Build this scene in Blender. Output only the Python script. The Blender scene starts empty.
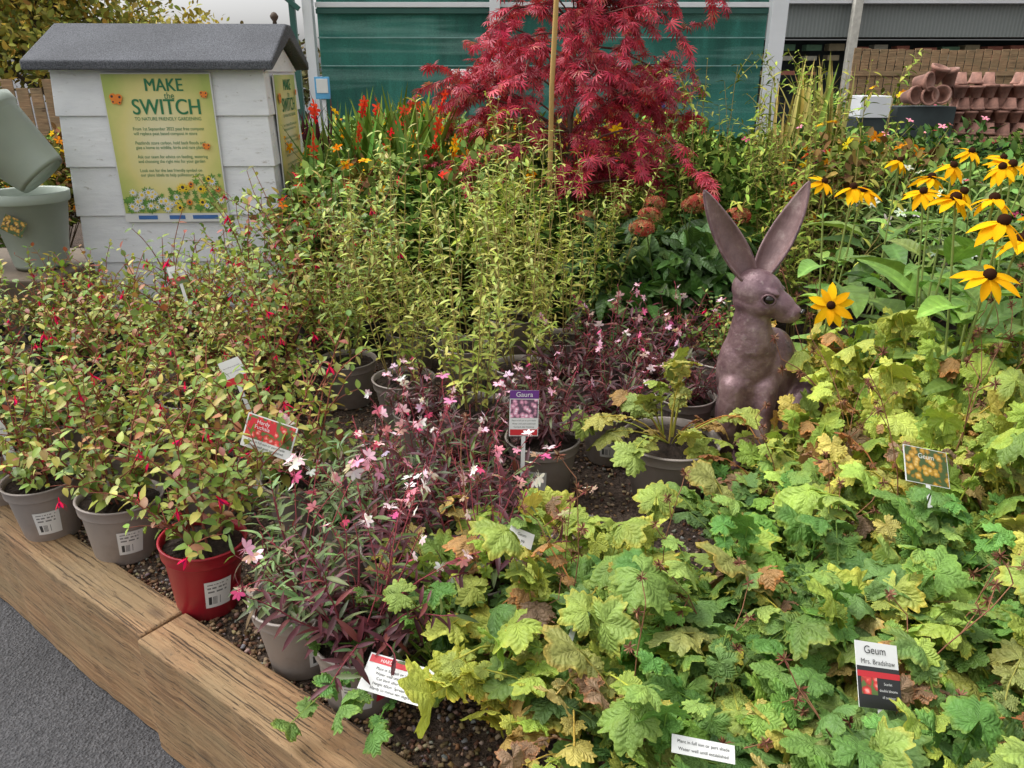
import bpy, bmesh, math, random
import numpy as np
from mathutils import Vector, Matrix, Euler
rng=np.random.default_rng(11); random.seed(5)
scene=bpy.context.scene
SOIL=.31
# ------------------------------------------------------------------ helpers
def link(o,parent=None):
    scene.collection.objects.link(o)
    if parent is not None: o.parent=parent
    return o
def empty(name,loc=(0,0,0)):
    e=bpy.data.objects.new(name,None); e.location=loc; e.empty_display_size=.1
    return link(e)
def unit(v):
    v=np.asarray(v,float); return v/(np.linalg.norm(v,axis=-1,keepdims=True)+1e-9)
def basis(d,up):
    y=unit(d); x=unit(np.cross(y,up)); z=np.cross(x,y)
    return np.stack([x,y,z],axis=-1)
# ------------------------------------------------------------------ node helpers
def newmat(name):
    m=bpy.data.materials.new(name); m.use_nodes=True
    nt=m.node_tree; b=nt.nodes['Principled BSDF']; return m,nt,b
def N(nt,t,**k):
    n=nt.nodes.new(t)
    for a,v in k.items(): setattr(n,a,v)
    return n
def math_(nt,op,a,b=None,c=None):
    n=nt.nodes.new('ShaderNodeMath'); n.operation=op
    for i,x in enumerate((a,b,c)):
        if x is None: continue
        if isinstance(x,(int,float)): n.inputs[i].default_value=x
        else: nt.links.new(x,n.inputs[i])
    return n.outputs[0]
def mix(nt,f,a,b,mode='MIX'):
    n=nt.nodes.new('ShaderNodeMix'); n.data_type='RGBA'; n.blend_type=mode
    for s,x in ((n.inputs[0],f),(n.inputs[6],a),(n.inputs[7],b)):
        if isinstance(x,(int,float)): s.default_value=x
        elif isinstance(x,tuple): s.default_value=(*x[:3],1)
        else: nt.links.new(x,s)
    return n.outputs[2]
def ramp(nt,f,stops):
    n=nt.nodes.new('ShaderNodeValToRGB'); e=n.color_ramp.elements
    while len(e)<len(stops): e.new(.5)
    for i,(p,c) in enumerate(stops):
        e[i].position=p; e[i].color=(*c,1) if isinstance(c,tuple) else (c,c,c,1)
    nt.links.new(f,n.inputs[0]); return n.outputs[0]
def noise(nt,scale,detail=4,coord='Object',vscale=None,rough=.55,dist=0):
    tc=N(nt,'ShaderNodeTexCoord'); n=N(nt,'ShaderNodeTexNoise')
    n.inputs['Scale'].default_value=scale; n.inputs['Detail'].default_value=detail
    n.inputs['Roughness'].default_value=rough; n.inputs['Distortion'].default_value=dist
    src=tc.outputs[coord]
    if vscale:
        mp=N(nt,'ShaderNodeMapping'); mp.inputs['Scale'].default_value=vscale
        nt.links.new(src,mp.inputs[0]); src=mp.outputs[0]
    nt.links.new(src,n.inputs['Vector']); return n.outputs['Fac']
def bump(nt,b,h,strength=.3,dist=.01):
    n=N(nt,'ShaderNodeBump'); n.inputs['Strength'].default_value=strength; n.inputs['Distance'].default_value=dist
    nt.links.new(h,n.inputs['Height']); nt.links.new(n.outputs[0],b.inputs['Normal']); return n
def simple(name,col,rough=.6,var=.15,nscale=12,bmp=.1,metal=0,dist=.004,dirt=None):
    m,nt,b=newmat(name)
    f=noise(nt,nscale,5)
    lo=tuple(c*(1-var) for c in col); hi=tuple(min(1,c*(1+var)) for c in col)
    c=ramp(nt,f,[(.3,lo),(.7,hi)])
    if dirt:
        f3=noise(nt,nscale*.35,6,rough=.7)
        c=mix(nt,ramp(nt,f3,[(.5,0.),(.72,.75)]),c,dirt)
    nt.links.new(c,b.inputs['Base Color'])
    b.inputs['Roughness'].default_value=rough; b.inputs['Metallic'].default_value=metal
    if bmp: bump(nt,b,noise(nt,nscale*6,4),bmp,dist)
    return m
def leafmat(name,vein=None,rough=.5,trans=.3,bmp=.0,nsc=25,spec=.35,diff=False):
    m,nt,b=newmat(name)
    at=N(nt,'ShaderNodeAttribute'); at.attribute_name='Col'
    col=at.outputs['Color']
    if nsc:
        f=noise(nt,nsc,2)
        col=mix(nt,1.0,col,ramp(nt,f,[(.3,.75),(.7,1.16)]),'MULTIPLY')
    if vein:
        uv=N(nt,'ShaderNodeUVMap'); sp=N(nt,'ShaderNodeSeparateXYZ'); nt.links.new(uv.outputs[0],sp.inputs[0])
        U,V=sp.outputs[0],sp.outputs[1]
        if vein=='pin':
            au=math_(nt,'ABSOLUTE',U)
            s=math_(nt,'SINE',math_(nt,'MULTIPLY',math_(nt,'SUBTRACT',V,math_(nt,'MULTIPLY',au,.8)),44.))
            sv=math_(nt,'GREATER_THAN',s,.9)
            mv=math_(nt,'LESS_THAN',au,.025)
            v=math_(nt,'MAXIMUM',math_(nt,'MULTIPLY',sv,.35),math_(nt,'MULTIPLY',mv,.8))
            h=math_(nt,'MULTIPLY',s,-1.)
        else:
            ang=math_(nt,'ARCTAN2',U,V)
            s=math_(nt,'ABSOLUTE',math_(nt,'SINE',math_(nt,'MULTIPLY',ang,2.7)))
            r=math_(nt,'SQRT',math_(nt,'ADD',math_(nt,'MULTIPLY',U,U),math_(nt,'MULTIPLY',V,V)))
            d=math_(nt,'MULTIPLY',s,r)
            mv=math_(nt,'LESS_THAN',d,.03)
            s2=math_(nt,'SINE',math_(nt,'ADD',math_(nt,'MULTIPLY',math_(nt,'SUBTRACT',r,math_(nt,'MULTIPLY',s,.35)),34.),math_(nt,'MULTIPLY',noise(nt,45,2),7.)))
            sv=math_(nt,'SMOOTH_MAX',math_(nt,'SUBTRACT',s2,.6),0.,.2)
            v=math_(nt,'MAXIMUM',math_(nt,'MULTIPLY',sv,.3),math_(nt,'MULTIPLY',mv,.5))
            h=math_(nt,'ADD',math_(nt,'MULTIPLY',s2,-.35),math_(nt,'MULTIPLY',math_(nt,'MINIMUM',s,.5),1.6))
            at2=ramp(nt,noise(nt,7,3),[(.52,0.),(.72,.6)]); col=mix(nt,at2,col,mix(nt,1.,col,(1.35,1.0,.8),'MULTIPLY'))
        light=mix(nt,1.0,col,(1.4,1.35,1.6),'MULTIPLY')
        col=mix(nt,v,col,light)
        if bmp: bump(nt,b,math_(nt,'ADD',h,math_(nt,'MULTIPLY',noise(nt,120,2),2.8)),bmp,.0028)
    out=nt.nodes['Material Output']
    if diff:
        df=N(nt,'ShaderNodeBsdfDiffuse'); nt.links.new(col,df.inputs[0]); src=df.outputs[0]; nt.nodes.remove(b)
        nt.links.new(src,out.inputs[0])
    else:
        nt.links.new(col,b.inputs['Base Color'])
        b.inputs['Roughness'].default_value=rough
        b.inputs['Specular IOR Level'].default_value=spec
        src=b.outputs[0]
    if trans>0:
        tr=N(nt,'ShaderNodeBsdfTranslucent'); nt.links.new(mix(nt,1.0,col,(1.3,1.3,.7),'MULTIPLY'),tr.inputs[0])
        ms=N(nt,'ShaderNodeMixShader'); ms.inputs[0].default_value=trans
        nt.links.new(src,ms.inputs[1]); nt.links.new(tr.outputs[0],ms.inputs[2]); nt.links.new(ms.outputs[0],out.inputs[0])
    return m
M_leaf=leafmat('leaf_small',None,.45,.2,nsc=0)
M_big=leafmat('leaf_broad','pin',.45,.2,.25)
M_geum=leafmat('leaf_geum','rad',.5,.18,.65,nsc=22,spec=.3)
M_petal=leafmat('petal',None,.6,.25,nsc=0,diff=True)
M_stem=leafmat('stem',None,.6,.0,nsc=0,diff=True)
M_bg=leafmat('leaf_background',None,.55,0,nsc=0,diff=True)
FM=[M_leaf,M_stem,M_petal,M_big,M_geum,M_bg]
# ------------------------------------------------------------------ geometry accumulator
class Geo:
    def __init__(s): s.v=[];s.l=[];s.n=[];s.uv=[];s.c=[];s.m=[];s.nv=0
    def inst(s,T,pos,R,scale,col,mat=0):
        pos=np.atleast_2d(pos); n=len(pos)
        if n==0: return
        scale=np.asarray(scale,float)
        if scale.ndim==0: scale=np.full((n,1),scale)
        elif scale.ndim==1: scale=scale[:,None]
        col=np.broadcast_to(np.asarray(col,float),(n,3))
        V=T['V'][None]*scale[:,None,:]
        W=np.einsum('nij,nvj->nvi',R,V)+pos[:,None,:]
        k=W.shape[1]
        s.v.append(W.reshape(-1,3))
        s.l.append((T['L'][None]+(np.arange(n)*k+s.nv)[:,None]).ravel())
        s.n.append(np.tile(T['N'],n)); s.uv.append(np.tile(T['UV'],(n,1)))
        s.c.append((col[:,None,:]*T['K'][None]).reshape(-1,3))
        s.m.append(np.full(n*len(T['N']),mat)); s.nv+=n*k
    def tube(s,pts,r0,r1,col,mat=1,sides=5):
        pts=np.asarray(pts,float); n=len(pts)
        tan=unit(np.gradient(pts,axis=0))
        ref=np.array([.31,.83,.2]) if abs(tan[0][2])>.7 else np.array([0,0,1.])
        a=unit(np.cross(tan,ref)); b=np.cross(tan,a)
        th=np.arange(sides)/sides*2*np.pi
        r=np.linspace(r0,r1,n)[:,None,None]
        W=pts[:,None,:]+r*(np.cos(th)[None,:,None]*a[:,None,:]+np.sin(th)[None,:,None]*b[:,None,:])
        idx=np.arange(n*sides).reshape(n,sides); nx=np.roll(idx,-1,axis=1)
        q=np.stack([idx[:-1],nx[:-1],nx[1:],idx[1:]],axis=-1).reshape(-1)
        s.v.append(W.reshape(-1,3)); s.l.append(q+s.nv); nq=len(q)//4
        s.n.append(np.full(nq,4)); s.uv.append(np.zeros((n*sides,2)))
        s.c.append(np.broadcast_to(np.asarray(col,float),(n*sides,3)))
        s.m.append(np.full(nq,mat)); s.nv+=n*sides
    def mesh(s,name,mats=None):
        me=bpy.data.meshes.new(name)
        v=np.concatenate(s.v).astype(np.float32); l=np.concatenate(s.l).astype(np.int32); n=np.concatenate(s.n).astype(np.int32)
        me.vertices.add(len(v)); me.vertices.foreach_set('co',v.ravel())
        me.loops.add(len(l)); me.loops.foreach_set('vertex_index',l)
        me.polygons.add(len(n)); me.polygons.foreach_set('loop_start',np.concatenate([[0],np.cumsum(n)[:-1]]).astype(np.int32))
        me.polygons.foreach_set('material_index',np.concatenate(s.m).astype(np.int32))
        for m in (mats or FM): me.materials.append(m)
        me.update(calc_edges=True)
        uvl=me.uv_layers.new(name='UVMap'); uv=np.concatenate(s.uv)[l].astype(np.float32)
        uvl.data.foreach_set('uv',uv.ravel())
        ca=me.color_attributes.new('Col','FLOAT_COLOR','POINT')
        c=np.concatenate([np.concatenate(s.c),np.ones((len(v),1))],axis=1).astype(np.float32)
        ca.data.foreach_set('color',c.ravel())
        me.polygons.foreach_set('use_smooth',np.ones(len(n),bool))
        me.validate(); me.update()
        return me
def T_make(V,F,UV=None,K=None):
    V=np.array(V,float)
    L=np.concatenate([np.array(f) for f in F]); n=np.array([len(f) for f in F])
    if UV is None: UV=V[:,:2].copy()
    if K is None: K=np.ones((len(V),3))
    return dict(V=V,L=L,N=n,UV=np.array(UV,float),K=np.array(K,float))
def leafT(w=.2,fold=.06,curl=.2,rows=4,peak=.4,tipw=.0,wave=0):
    V=[(0,0,0)]; K=[(1,1,1)]
    for i in range(1,rows+1):
        t=i/(rows+1)
        s=(t/peak) if t<peak else (1-t)/(1-peak)
        ww=w*math.sin(min(1,max(0,s))*math.pi/2)**.75
        z=-curl*t*t
        e=wave*math.sin(t*19)
        V+=[(-ww,t,z+fold*ww/w*1.0+e),(0,t,z),(ww,t,z+fold*ww/w-e)]
        K+=[(.92,.95,.9),(1.08,1.06,1.0),(.92,.95,.9)]
    V.append((0,1,-curl)); K.append((1.05,.95,.9)); tip=len(V)-1
    F=[(0,2,1),(0,3,2)]
    for i in range(rows-1):
        a=1+3*i; b=a+3
        F+=[(a,a+1,b+1,b),(a+1,a+2,b+2,b+1)]
    a=1+3*(rows-1); F+=[(a,a+1,tip),(a+1,a+2,tip)]
    return T_make(V,F,K=K)
def comb(parts):
    V=[];L=[];Nn=[];UV=[];K=[];o=0
    for T,R,s,p,c in parts:
        v=(T['V']*s)@np.array(R).T+np.array(p); V.append(v); L.append(T['L']+o); o+=len(v)
        Nn.append(T['N']); UV.append(T['UV']); K.append(T['K']*np.array(c))
    return dict(V=np.concatenate(V),L=np.concatenate(L),N=np.concatenate(Nn),UV=np.concatenate(UV),K=np.concatenate(K))
def geumT(seed):
    # rounded, lobed, scallop-toothed, gently quilted blade
    r_=np.random.default_rng(seed); seg=64; A=math.radians(162)
    th=np.linspace(-A,A,seg+1)
    base=(.62+.38*np.cos(th/2)**1.3)*(1+.07*np.sin(th*1.5+seed))
    sn=np.abs(np.sin(th*2.7))
    out=base*(1-r_.uniform(.16,.28)*sn**4.)
    saw=(np.arange(seg+1)%4)
    teeth=np.choose(saw,[.87,.98,1.04,.99])*(1+r_.normal(0,.03,seg+1))
    V=[(0,0,0)];K=[(1.12,1.1,1.)]
    ph=r_.uniform(0,6,4); amp=r_.uniform(.05,.14); cup=r_.uniform(-.1,.35)
    frs=(.25,.5,.78,1.0)
    edge=(1.12,1.05,.9) if seed%3 else (1.45,1.05,.8)
    for j,fr in enumerate(frs):
        rr=out*fr*(teeth if fr==1 else 1)
        for i,a in enumerate(th):
            z=-.07*fr*math.cos(2*a*2.7) + .08*fr*fr*math.cos(a) -cup*fr**2+amp*fr*math.sin(2*a+ph[0])+.05*fr*math.sin(5*a+ph[1])+.022*math.sin(fr*14+ph[2])*math.cos(a*5.4*1.5)+ (.04*fr*math.sin(a*11+ph[3]) if fr>.9 else 0)
            V.append((rr[i]*math.sin(a),rr[i]*math.cos(a),z))
            k=.96+.07*((j+i//2)%2) if fr<1 else 1.1
            K.append((k,k,k) if fr<1 else edge)
    F=[];n=seg+1
    for i in range(seg): F.append((0,2+i,1+i))
    for k in range(len(frs)-1):
        for i in range(seg):
            a=1+k*n+i; b=a+n; F.append((a,a+1,b+1,b))
    return T_make(V,F,K=K)
def Rx(a): return np.array(Matrix.Rotation(a,3,'X'))
def Ry(a): return np.array(Matrix.Rotation(a,3,'Y'))
def Rz(a): return np.array(Matrix.Rotation(a,3,'Z'))
T_ov=leafT(.26,.06,.25,3,.4); T_ov2=leafT(.3,.10,-.05,3,.42)
T_lan=leafT(.10,.04,.25,3,.4); T_lan2=leafT(.15,.05,.35,3,.4)
T_big=leafT(.21,.09,.4,8,.42,wave=.012); T_strap=leafT(.035,.015,.5,7,.3)
T_tiny=leafT(.3,.05,.1,2,.45)
T_pet=leafT(.24,.02,.15,3,.6); T_petn=leafT(.13,.02,.2,3,.6); T_petr=leafT(.185,.03,.25,5,.5)
G=[geumT(i) for i in range(9)]
def blobT(r=1,zs=.6,nu=7,nv=4,c=(1,1,1)):
    V=[];F=[]
    for j in range(nv+1):
        a=j/nv*math.pi
        for i in range(nu):
            b=i/nu*2*math.pi; V.append((r*math.sin(a)*math.cos(b),r*math.sin(a)*math.sin(b),r*zs*math.cos(a)))
    for j in range(nv):
        for i in range(nu):
            a=j*nu+i; b=j*nu+(i+1)%nu; F.append((a,a+nu,b+nu,b))
    return T_make(V,F,K=[c]*len(V))
def flowerT(n,T,elev,cent=None,col=(1,1,1),cr=.15,col2=None,rings=1,czs=.7,jit=.12,cz=.04):
    parts=[]
    for k in range(rings):
        for i in range(n):
            a=i/n*2*math.pi+k*math.pi/n+random.uniform(-.13,.13)
            c=col if (col2 is None or i%2) else col2
            parts.append((T,Rz(a)@Rx(elev+random.uniform(-jit,jit)+k*.15),1*random.uniform(.8,1.08),(0,0,-.01*k),c))
    if cent: parts.append((blobT(cr,czs,12,6),np.eye(3),1,(0,0,cz),cent))
    return comb(parts)   # faces +Z
F_rud=[flowerT(10,T_petr,e,(.045,.02,.012),(.88,.50,.012),.19,(.84,.41,.01),1,.9,.3,.06) for e in (-.2,-.55,.1,-.35)]
F_gau=comb([(T_pet,Rz(a)@Rx(.35),1,(0,0,0),c) for a,c in ((.3,(1,1,1)),(1.1,(.98,.9,.95)),(2.1,(1,.95,1)),(-.7,(.95,.85,.9)))]+[(T_strap,Rz(3.6+k*.35)@Rx(.5),.9,(0,0,0),(1,.9,.9)) for k in range(3)])
F_five=flowerT(5,T_pet,.2,(1.1,.9,.2),(1,1,1),.12)
F_fuc=comb([(T_petn,Ry(i*math.pi/2)@Rx(.9 if i%2 else .75),.75,(0,.35,0),(.80,.02,.10)) for i in range(4)]+
           [(T_petn,Ry(i*math.pi/2),.5,(0,0,0),(.75,.02,.09)) for i in range(3)]+
           [(T_pet,Ry(i*math.pi/3),.55,(0,.33,0),(.45,.03,.25)) for i in range(3)]+
           [(T_strap,Rx(.1*(i-1))@Rz(.08*(i-1)),.9,(0,.35,0),(.7,.03,.1)) for i in range(3)])
T_map=comb([(leafT(.07,.02,.3,2,.5),Rz(a),l,(0,0,0),(1,1,1)) for a,l in ((0,1),(.5,.95),(-.5,.95),(1.0,.8),(-1.0,.8),(1.6,.55),(-1.6,.55))])
ALB=.90
def pick(n,pal,jit=.22):
    P=np.array([p[:3] for p in pal]); w=np.array([p[3] if len(p)>3 else 1 for p in pal],float); w/=w.sum()
    c=P[rng.choice(len(P),n,p=w)]
    return np.clip(ALB*c*rng.uniform(1-jit,1+jit,(n,1))*(1+rng.normal(0,.08,(n,3))),0.003,.92)
def stem(p0,d0,L,n=8,droop=.0,wig=.1,up=0.):
    p=np.array(p0,float); d=unit(d0); pts=[p.copy()]
    for i in range(n):
        d=d+rng.normal(0,wig,3)+np.array([0,0,up-droop*(i/n)]); d=d/np.linalg.norm(d)
        p=p+d*L/n; pts.append(p.copy())
    return np.array(pts)
def at(pts,s):
    x=np.linspace(0,1,len(pts)); P=np.stack([np.interp(s,x,pts[:,k]) for k in range(3)],-1)
    g=np.gradient(pts,axis=0); D=unit(np.stack([np.interp(s,x,g[:,k]) for k in range(3)],-1)); return P,D
def leafy(g,T,pts,s0,spacing,size,pal,spread=1.,pair=2,taper=.4,mat=0,drop=.15,s1=1.,szj=.3,keep=1.):
    L=np.linalg.norm(np.diff(pts,axis=0),axis=1).sum(); n=max(2,int(L*(s1-s0)/spacing))
    s=np.linspace(s0,s1,n); P,D=at(pts,s)
    r=rng.normal(size=3); a=unit(np.cross(D,r)); b=np.cross(D,a)
    for k in range(pair):
        ph=np.arange(n)*(math.pi/2 if pair==2 else 2.4)+k*2*math.pi/pair+rng.normal(0,.25,n)
        out=np.cos(ph)[:,None]*a+np.sin(ph)[:,None]*b
        d=unit(D*.55+out*spread+rng.normal(0,.2,(n,3))+np.array([0,0,-drop]))
        up=np.array([0,0,1.])+rng.normal(0,.3,(n,3))+D*.5
        sz=size*(1-taper*(s-s0)/(s1-s0+1e-6))*rng.uniform(1-szj,1+szj,n)
        m=rng.random(n)<keep
        if m.any(): g.inst(T,P[m],basis(d,up)[m],sz[m],pick(int(m.sum()),pal),mat)
# ------------------------------------------------------------------ palettes (linear)
GR=[(.12,.21,.04,3),(.18,.27,.05,2),(.08,.15,.03,2)]
FUC=[(.24,.33,.06,4),(.38,.42,.09,3.5),(.15,.23,.05,2),(.50,.46,.12,1.8),(.42,.20,.10,.9),(.30,.10,.07,.5)]
FUCD=[(.15,.25,.05,4),(.24,.35,.06,3),(.10,.17,.04,1.5),(.40,.40,.09,1.3),(.36,.14,.08,.7)]
PALE=[(.48,.52,.11,4),(.37,.44,.08,4),(.57,.55,.16,1.5),(.24,.33,.06,2)]
GAU=[(.10,.03,.04,3),(.14,.035,.05,2),(.08,.11,.045,1.6),(.15,.21,.07,1.2),(.22,.06,.06,.6)]
GAUG=[(.18,.27,.11,3),(.25,.35,.14,2),(.14,.10,.06,1)]
GEB=[(.16,.31,.065,4),(.21,.38,.075,3),(.29,.45,.09,1.8),(.10,.21,.05,2),(.40,.46,.11,.9)]
GEY=[(.43,.50,.09,4),(.34,.46,.08,3),(.56,.53,.12,2),(.23,.37,.07,2)]
RUSS=[(.40,.20,.07),(.46,.29,.10),(.28,.12,.06),(.55,.45,.14),(.28,.18,.10)]
# ------------------------------------------------------------------ plants
def fuchsia_mesh(h=.5,spr=.22,ns=14,pal=FUC,fl=14,flc=(1,1,1),ls=.045,stemc=(.28,.10,.07)):
    g=Geo(); fp=[]
    for i in range(ns):
        az=rng.uniform(0,6.28); tl=rng.uniform(.05,.6)*spr/.22*.75
        low=i%4==0
        if low: tl=rng.uniform(.5,1.)
        d=(math.cos(az)*tl,math.sin(az)*tl,1)
        L=h*(rng.uniform(.6,1.15) if not low else rng.uniform(.35,.55))
        p=stem((math.cos(az)*.04,math.sin(az)*.04,0),d,L,9,.10,.10)
        g.tube(p,.0035,.0012,stemc)
        leafy(g,T_ov,p,.12,.033,ls,pal,keep=.88)
        for k in range(rng.integers(3,6)):
            s=rng.uniform(.1,.8); q,dd=at(p,np.array([s])); az2=rng.uniform(0,6.28)
            q2=stem(q[0],unit(dd[0]*.8+np.array([math.cos(az2),math.sin(az2),.3])*.8),h*rng.uniform(.15,.36),5,.2,.12)
            g.tube(q2,.002,.0008,stemc,sides=4)
            leafy(g,T_ov if rng.random()<.5 else T_ov2,q2,.1,.027,ls*.85,pal,keep=.88); fp.append(q2[rng.integers(3,6)])
        fp.append(p[rng.integers(6,9)])
    if fl:
        idx=rng.choice(len(fp),min(fl,len(fp)),replace=False); P=np.array([fp[i] for i in idx]); n=len(P)
        P=P+rng.normal(0,.015,P.shape)
        d=np.array([0,0,-1.])+rng.normal(0,.35,(n,3))
        g.inst(F_fuc,P,basis(d,rng.normal(size=(n,3))),rng.uniform(.028,.044,n),np.array(flc),2)
    return g.mesh('fuchsia_foliage')
def upright_mesh(h=.9,spr=.16,ns=12,pal=PALE,ls=.054,fl=0,mat=0,low=1):
    g=Geo()
    for i in range(ns):
        az=rng.uniform(0,6.28); tl=rng.uniform(.0,.26)*spr/.16
        hh=h*(rng.uniform(.55,1.12) if not(low and i%4==0) else rng.uniform(.25,.45))
        if low and i%4==0: tl+=.3
        p=stem((math.cos(az)*.06,math.sin(az)*.06,0),(math.cos(az)*tl,math.sin(az)*tl,1),hh,10,0,.06,.03)
        g.tube(p,.003,.001,(.34,.26,.10))
        leafy(g,T_lan2,p,.10,.036,ls,pal,spread=.9,keep=.8,mat=mat)
        for k in range(rng.integers(3,6)):
            s=rng.uniform(.12,.95); q,dd=at(p,np.array([s])); az2=rng.uniform(0,6.28)
            q2=stem(q[0],unit(dd[0]+np.array([math.cos(az2),math.sin(az2),.3])*.7),h*rng.uniform(.08,.2),5,.05,.1)
            g.tube(q2,.0016,.0007,(.34,.3,.1),sides=4); leafy(g,T_lan2,q2,.1,.024,ls*.75,pal,keep=.85,mat=mat)
    return g.mesh('upright_foliage')
def gaura_mesh(h=.4,pal=GAU,ns=20,nw=9,fl=(.85,.35,.48),ls=.07,fs=1.):
    g=Geo(); 
    for i in range(ns):
        az=rng.uniform(0,6.28); tl=rng.uniform(.1,1.2)
        p=stem((math.cos(az)*.04,math.sin(az)*.04,0),(math.cos(az)*tl,math.sin(az)*tl,1),h*rng.uniform(.4,.85),7,.12,.1)
        g.tube(p,.003,.001,(.20,.05,.06)); leafy(g,T_lan,p,.05,.018,ls,pal,spread=.9,pair=1,taper=.35); leafy(g,T_lan,p,.1,.024,ls*.8,pal,spread=.9,pair=1)
    for i in range(nw):
        az=rng.uniform(0,6.28); tl=rng.uniform(.1,.75)
        p=stem((math.cos(az)*.03,math.sin(az)*.03,0),(math.cos(az)*tl,math.sin(az)*tl,1),h*rng.uniform(.8,1.15),9,.12,.09)
        g.tube(p,.0018,.0008,(.30,.07,.08),sides=4); leafy(g,T_lan,p,.15,.04,ls*.6,pal,pair=1,s1=.7)
        n=rng.integers(1,4); s=rng.uniform(.7,1,n); P,D=at(p,s)
        out=unit(rng.normal(size=(n,3))+np.array([0,-.5,.4])); R=basis(np.cross(out,rng.normal(size=(n,3))),out)
        g.inst(F_gau,P+out*.008,R,rng.uniform(.013,.022,n)*fs,pick(n,[(*fl,2),(.98,.66,.78,2),(1.,.93,.93,1.6),(.85,.15,.35,.8)],.1),2)
        n=8; s=rng.uniform(.65,1,n); P,D=at(p,s); g.inst(T_lan,P,basis(unit(D+rng.normal(0,.5,(n,3))),rng.normal(size=(n,3))),.016,pick(n,[(.55,.12,.2),(.4,.08,.12)]),2)
    return g.mesh('gaura_foliage')
def geum_mesh(h=.25,nl=34,pal=GEB,russ=.04,size=.058,spr=1.,stalk=1):
    g=Geo(); A={i:[[],[],[],[],[]] for i in range(len(G))}
    plant=rng.uniform(.85,1.1)
    def addleaf(P,d,up,sz,c):
        k=rng.integers(0,len(G))
        for lst,x in zip(A[k],(P,d,up,sz,c)): lst.append(x)
    for i in range(nl):
        az=rng.uniform(0,6.28); tl=rng.uniform(.05,1.3)*spr; L=h*rng.uniform(.4,1.25)*(1+.15*tl)
        o=np.array([math.cos(az),math.sin(az),0])
        p=stem(o*.02,o*tl+np.array([0,0,1]),L,5,.35,.06)
        old=rng.random()<russ
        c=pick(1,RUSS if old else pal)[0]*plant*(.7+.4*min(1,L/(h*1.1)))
        g.tube(p,.0024,.0016,c*np.array([1.1,.9,.8]),sides=4)
        d=unit(o*rng.uniform(.4,1.1)+rng.normal(0,.42,3)+np.array([0,0,-.05-(.6 if old else 0)]))
        up=np.array([0,0,1.])+o*rng.uniform(-.1,.5)+rng.normal(0,.36,3)+np.array([0,-.2,0])
        sz=size*rng.uniform(.45,1.3)*(.8 if old else 1)
        addleaf(p[-1],d,up,sz,c)
        for s in (.55,.72,.88):
            P,D=at(p,np.array([s,s])); side=unit(np.cross(D[0],[0,0,1.])); dd=np.stack([side+D[0]*.5,-side+D[0]*.5])
            if s>.7:
                for j in range(2): addleaf(P[j],dd[j]+d*.5,np.array([0,-.2,1.])+rng.normal(0,.3,3),sz*(.6 if s>.8 else .42)*rng.uniform(.8,1.1),c*rng.uniform(.8,1.1))
            else: g.inst(T_ov2,P,basis(dd,np.array([0,-.2,1.])+rng.normal(0,.2,(2,3))),sz*.32,np.stack([c,c]),3)
    for k,(P,D,U,S,C) in A.items():
        if P: g.inst(G[k],np.array(P),basis(np.array(D),np.array(U)),np.array(S),np.array(C),4)
    for i in range(stalk):
        az=rng.uniform(0,6.28); p=stem((0,0,0),(math.cos(az)*.6,math.sin(az)*.6,1),h*rng.uniform(1.3,1.9),8,.1,.1); g.tube(p,.002,.001,(.25,.12,.07),sides=4)
        for s in (.7,.85,1.):
            q,dd=at(p,np.array([s])); q2=stem(q[0],dd[0]+rng.normal(0,.6,3),.05,4,0,.1); g.tube(q2,.0012,.0008,(.25,.12,.07),sides=4)
            n=22; o=unit(rng.normal(size=(n,3))); g.inst(T_lan,np.repeat(q2[-1:],n,0),basis(o,rng.normal(size=(n,3))),.014,pick(n,[(.28,.15,.09),(.18,.07,.05)]),1)
    return g.mesh('geum_foliage')
def shrub_mesh(h=.7,r=.35,n=1700,T=None,ls=.055,pal=GR,fl=0,flc=None,flT=None,fls=.03,clumps=26,mat=5,stemc=(.14,.10,.06)):
    T=T or T_ov; g=Geo()
    C=[]
    for i in range(clumps):
        a=rng.uniform(0,6.28); rr=r*math.sqrt(rng.random())*.9; z=h*(.35+.6*rng.random()*(1-.45*(rr/r)**2))
        c=np.array([rr*math.cos(a),rr*math.sin(a),z]); C.append(c)
        g.tube(stem((0,0,0),c,np.linalg.norm(c),5,0,.04),.006,.002,stemc,sides=4)
    C=np.array(C); k=rng.integers(0,clumps,n); off=rng.normal(size=(n,3)); off=unit(off)*rng.random((n,1))**.45
    sc=r*.38; P=C[k]+off*np.array([sc,sc,sc*.9]); P[:,2]=np.maximum(P[:,2],.02)
    d=unit(off*.8+rng.normal(0,.5,(n,3))+np.array([0,0,.25])); up=off+np.array([0,0,1.])+rng.normal(0,.3,(n,3))
    br=(rng.uniform(.6,1.3,clumps))[k][:,None]
    g.inst(T,P,basis(d,up),ls*rng.uniform(.6,1.3,n),pick(n,pal)*br,mat)
    if fl:
        k=rng.integers(0,clumps,fl); off=unit(rng.normal(size=(fl,3))+np.array([0,-.4,.9])); P=C[k]+off*sc*1.1
        R=basis(np.cross(off,rng.normal(size=(fl,3))),off)
        g.inst(flT or F_five,P,R,fls*rng.uniform(.7,1.3,fl),pick(fl,flc,.1),2)
    return g.mesh('shrub_foliage')
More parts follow.
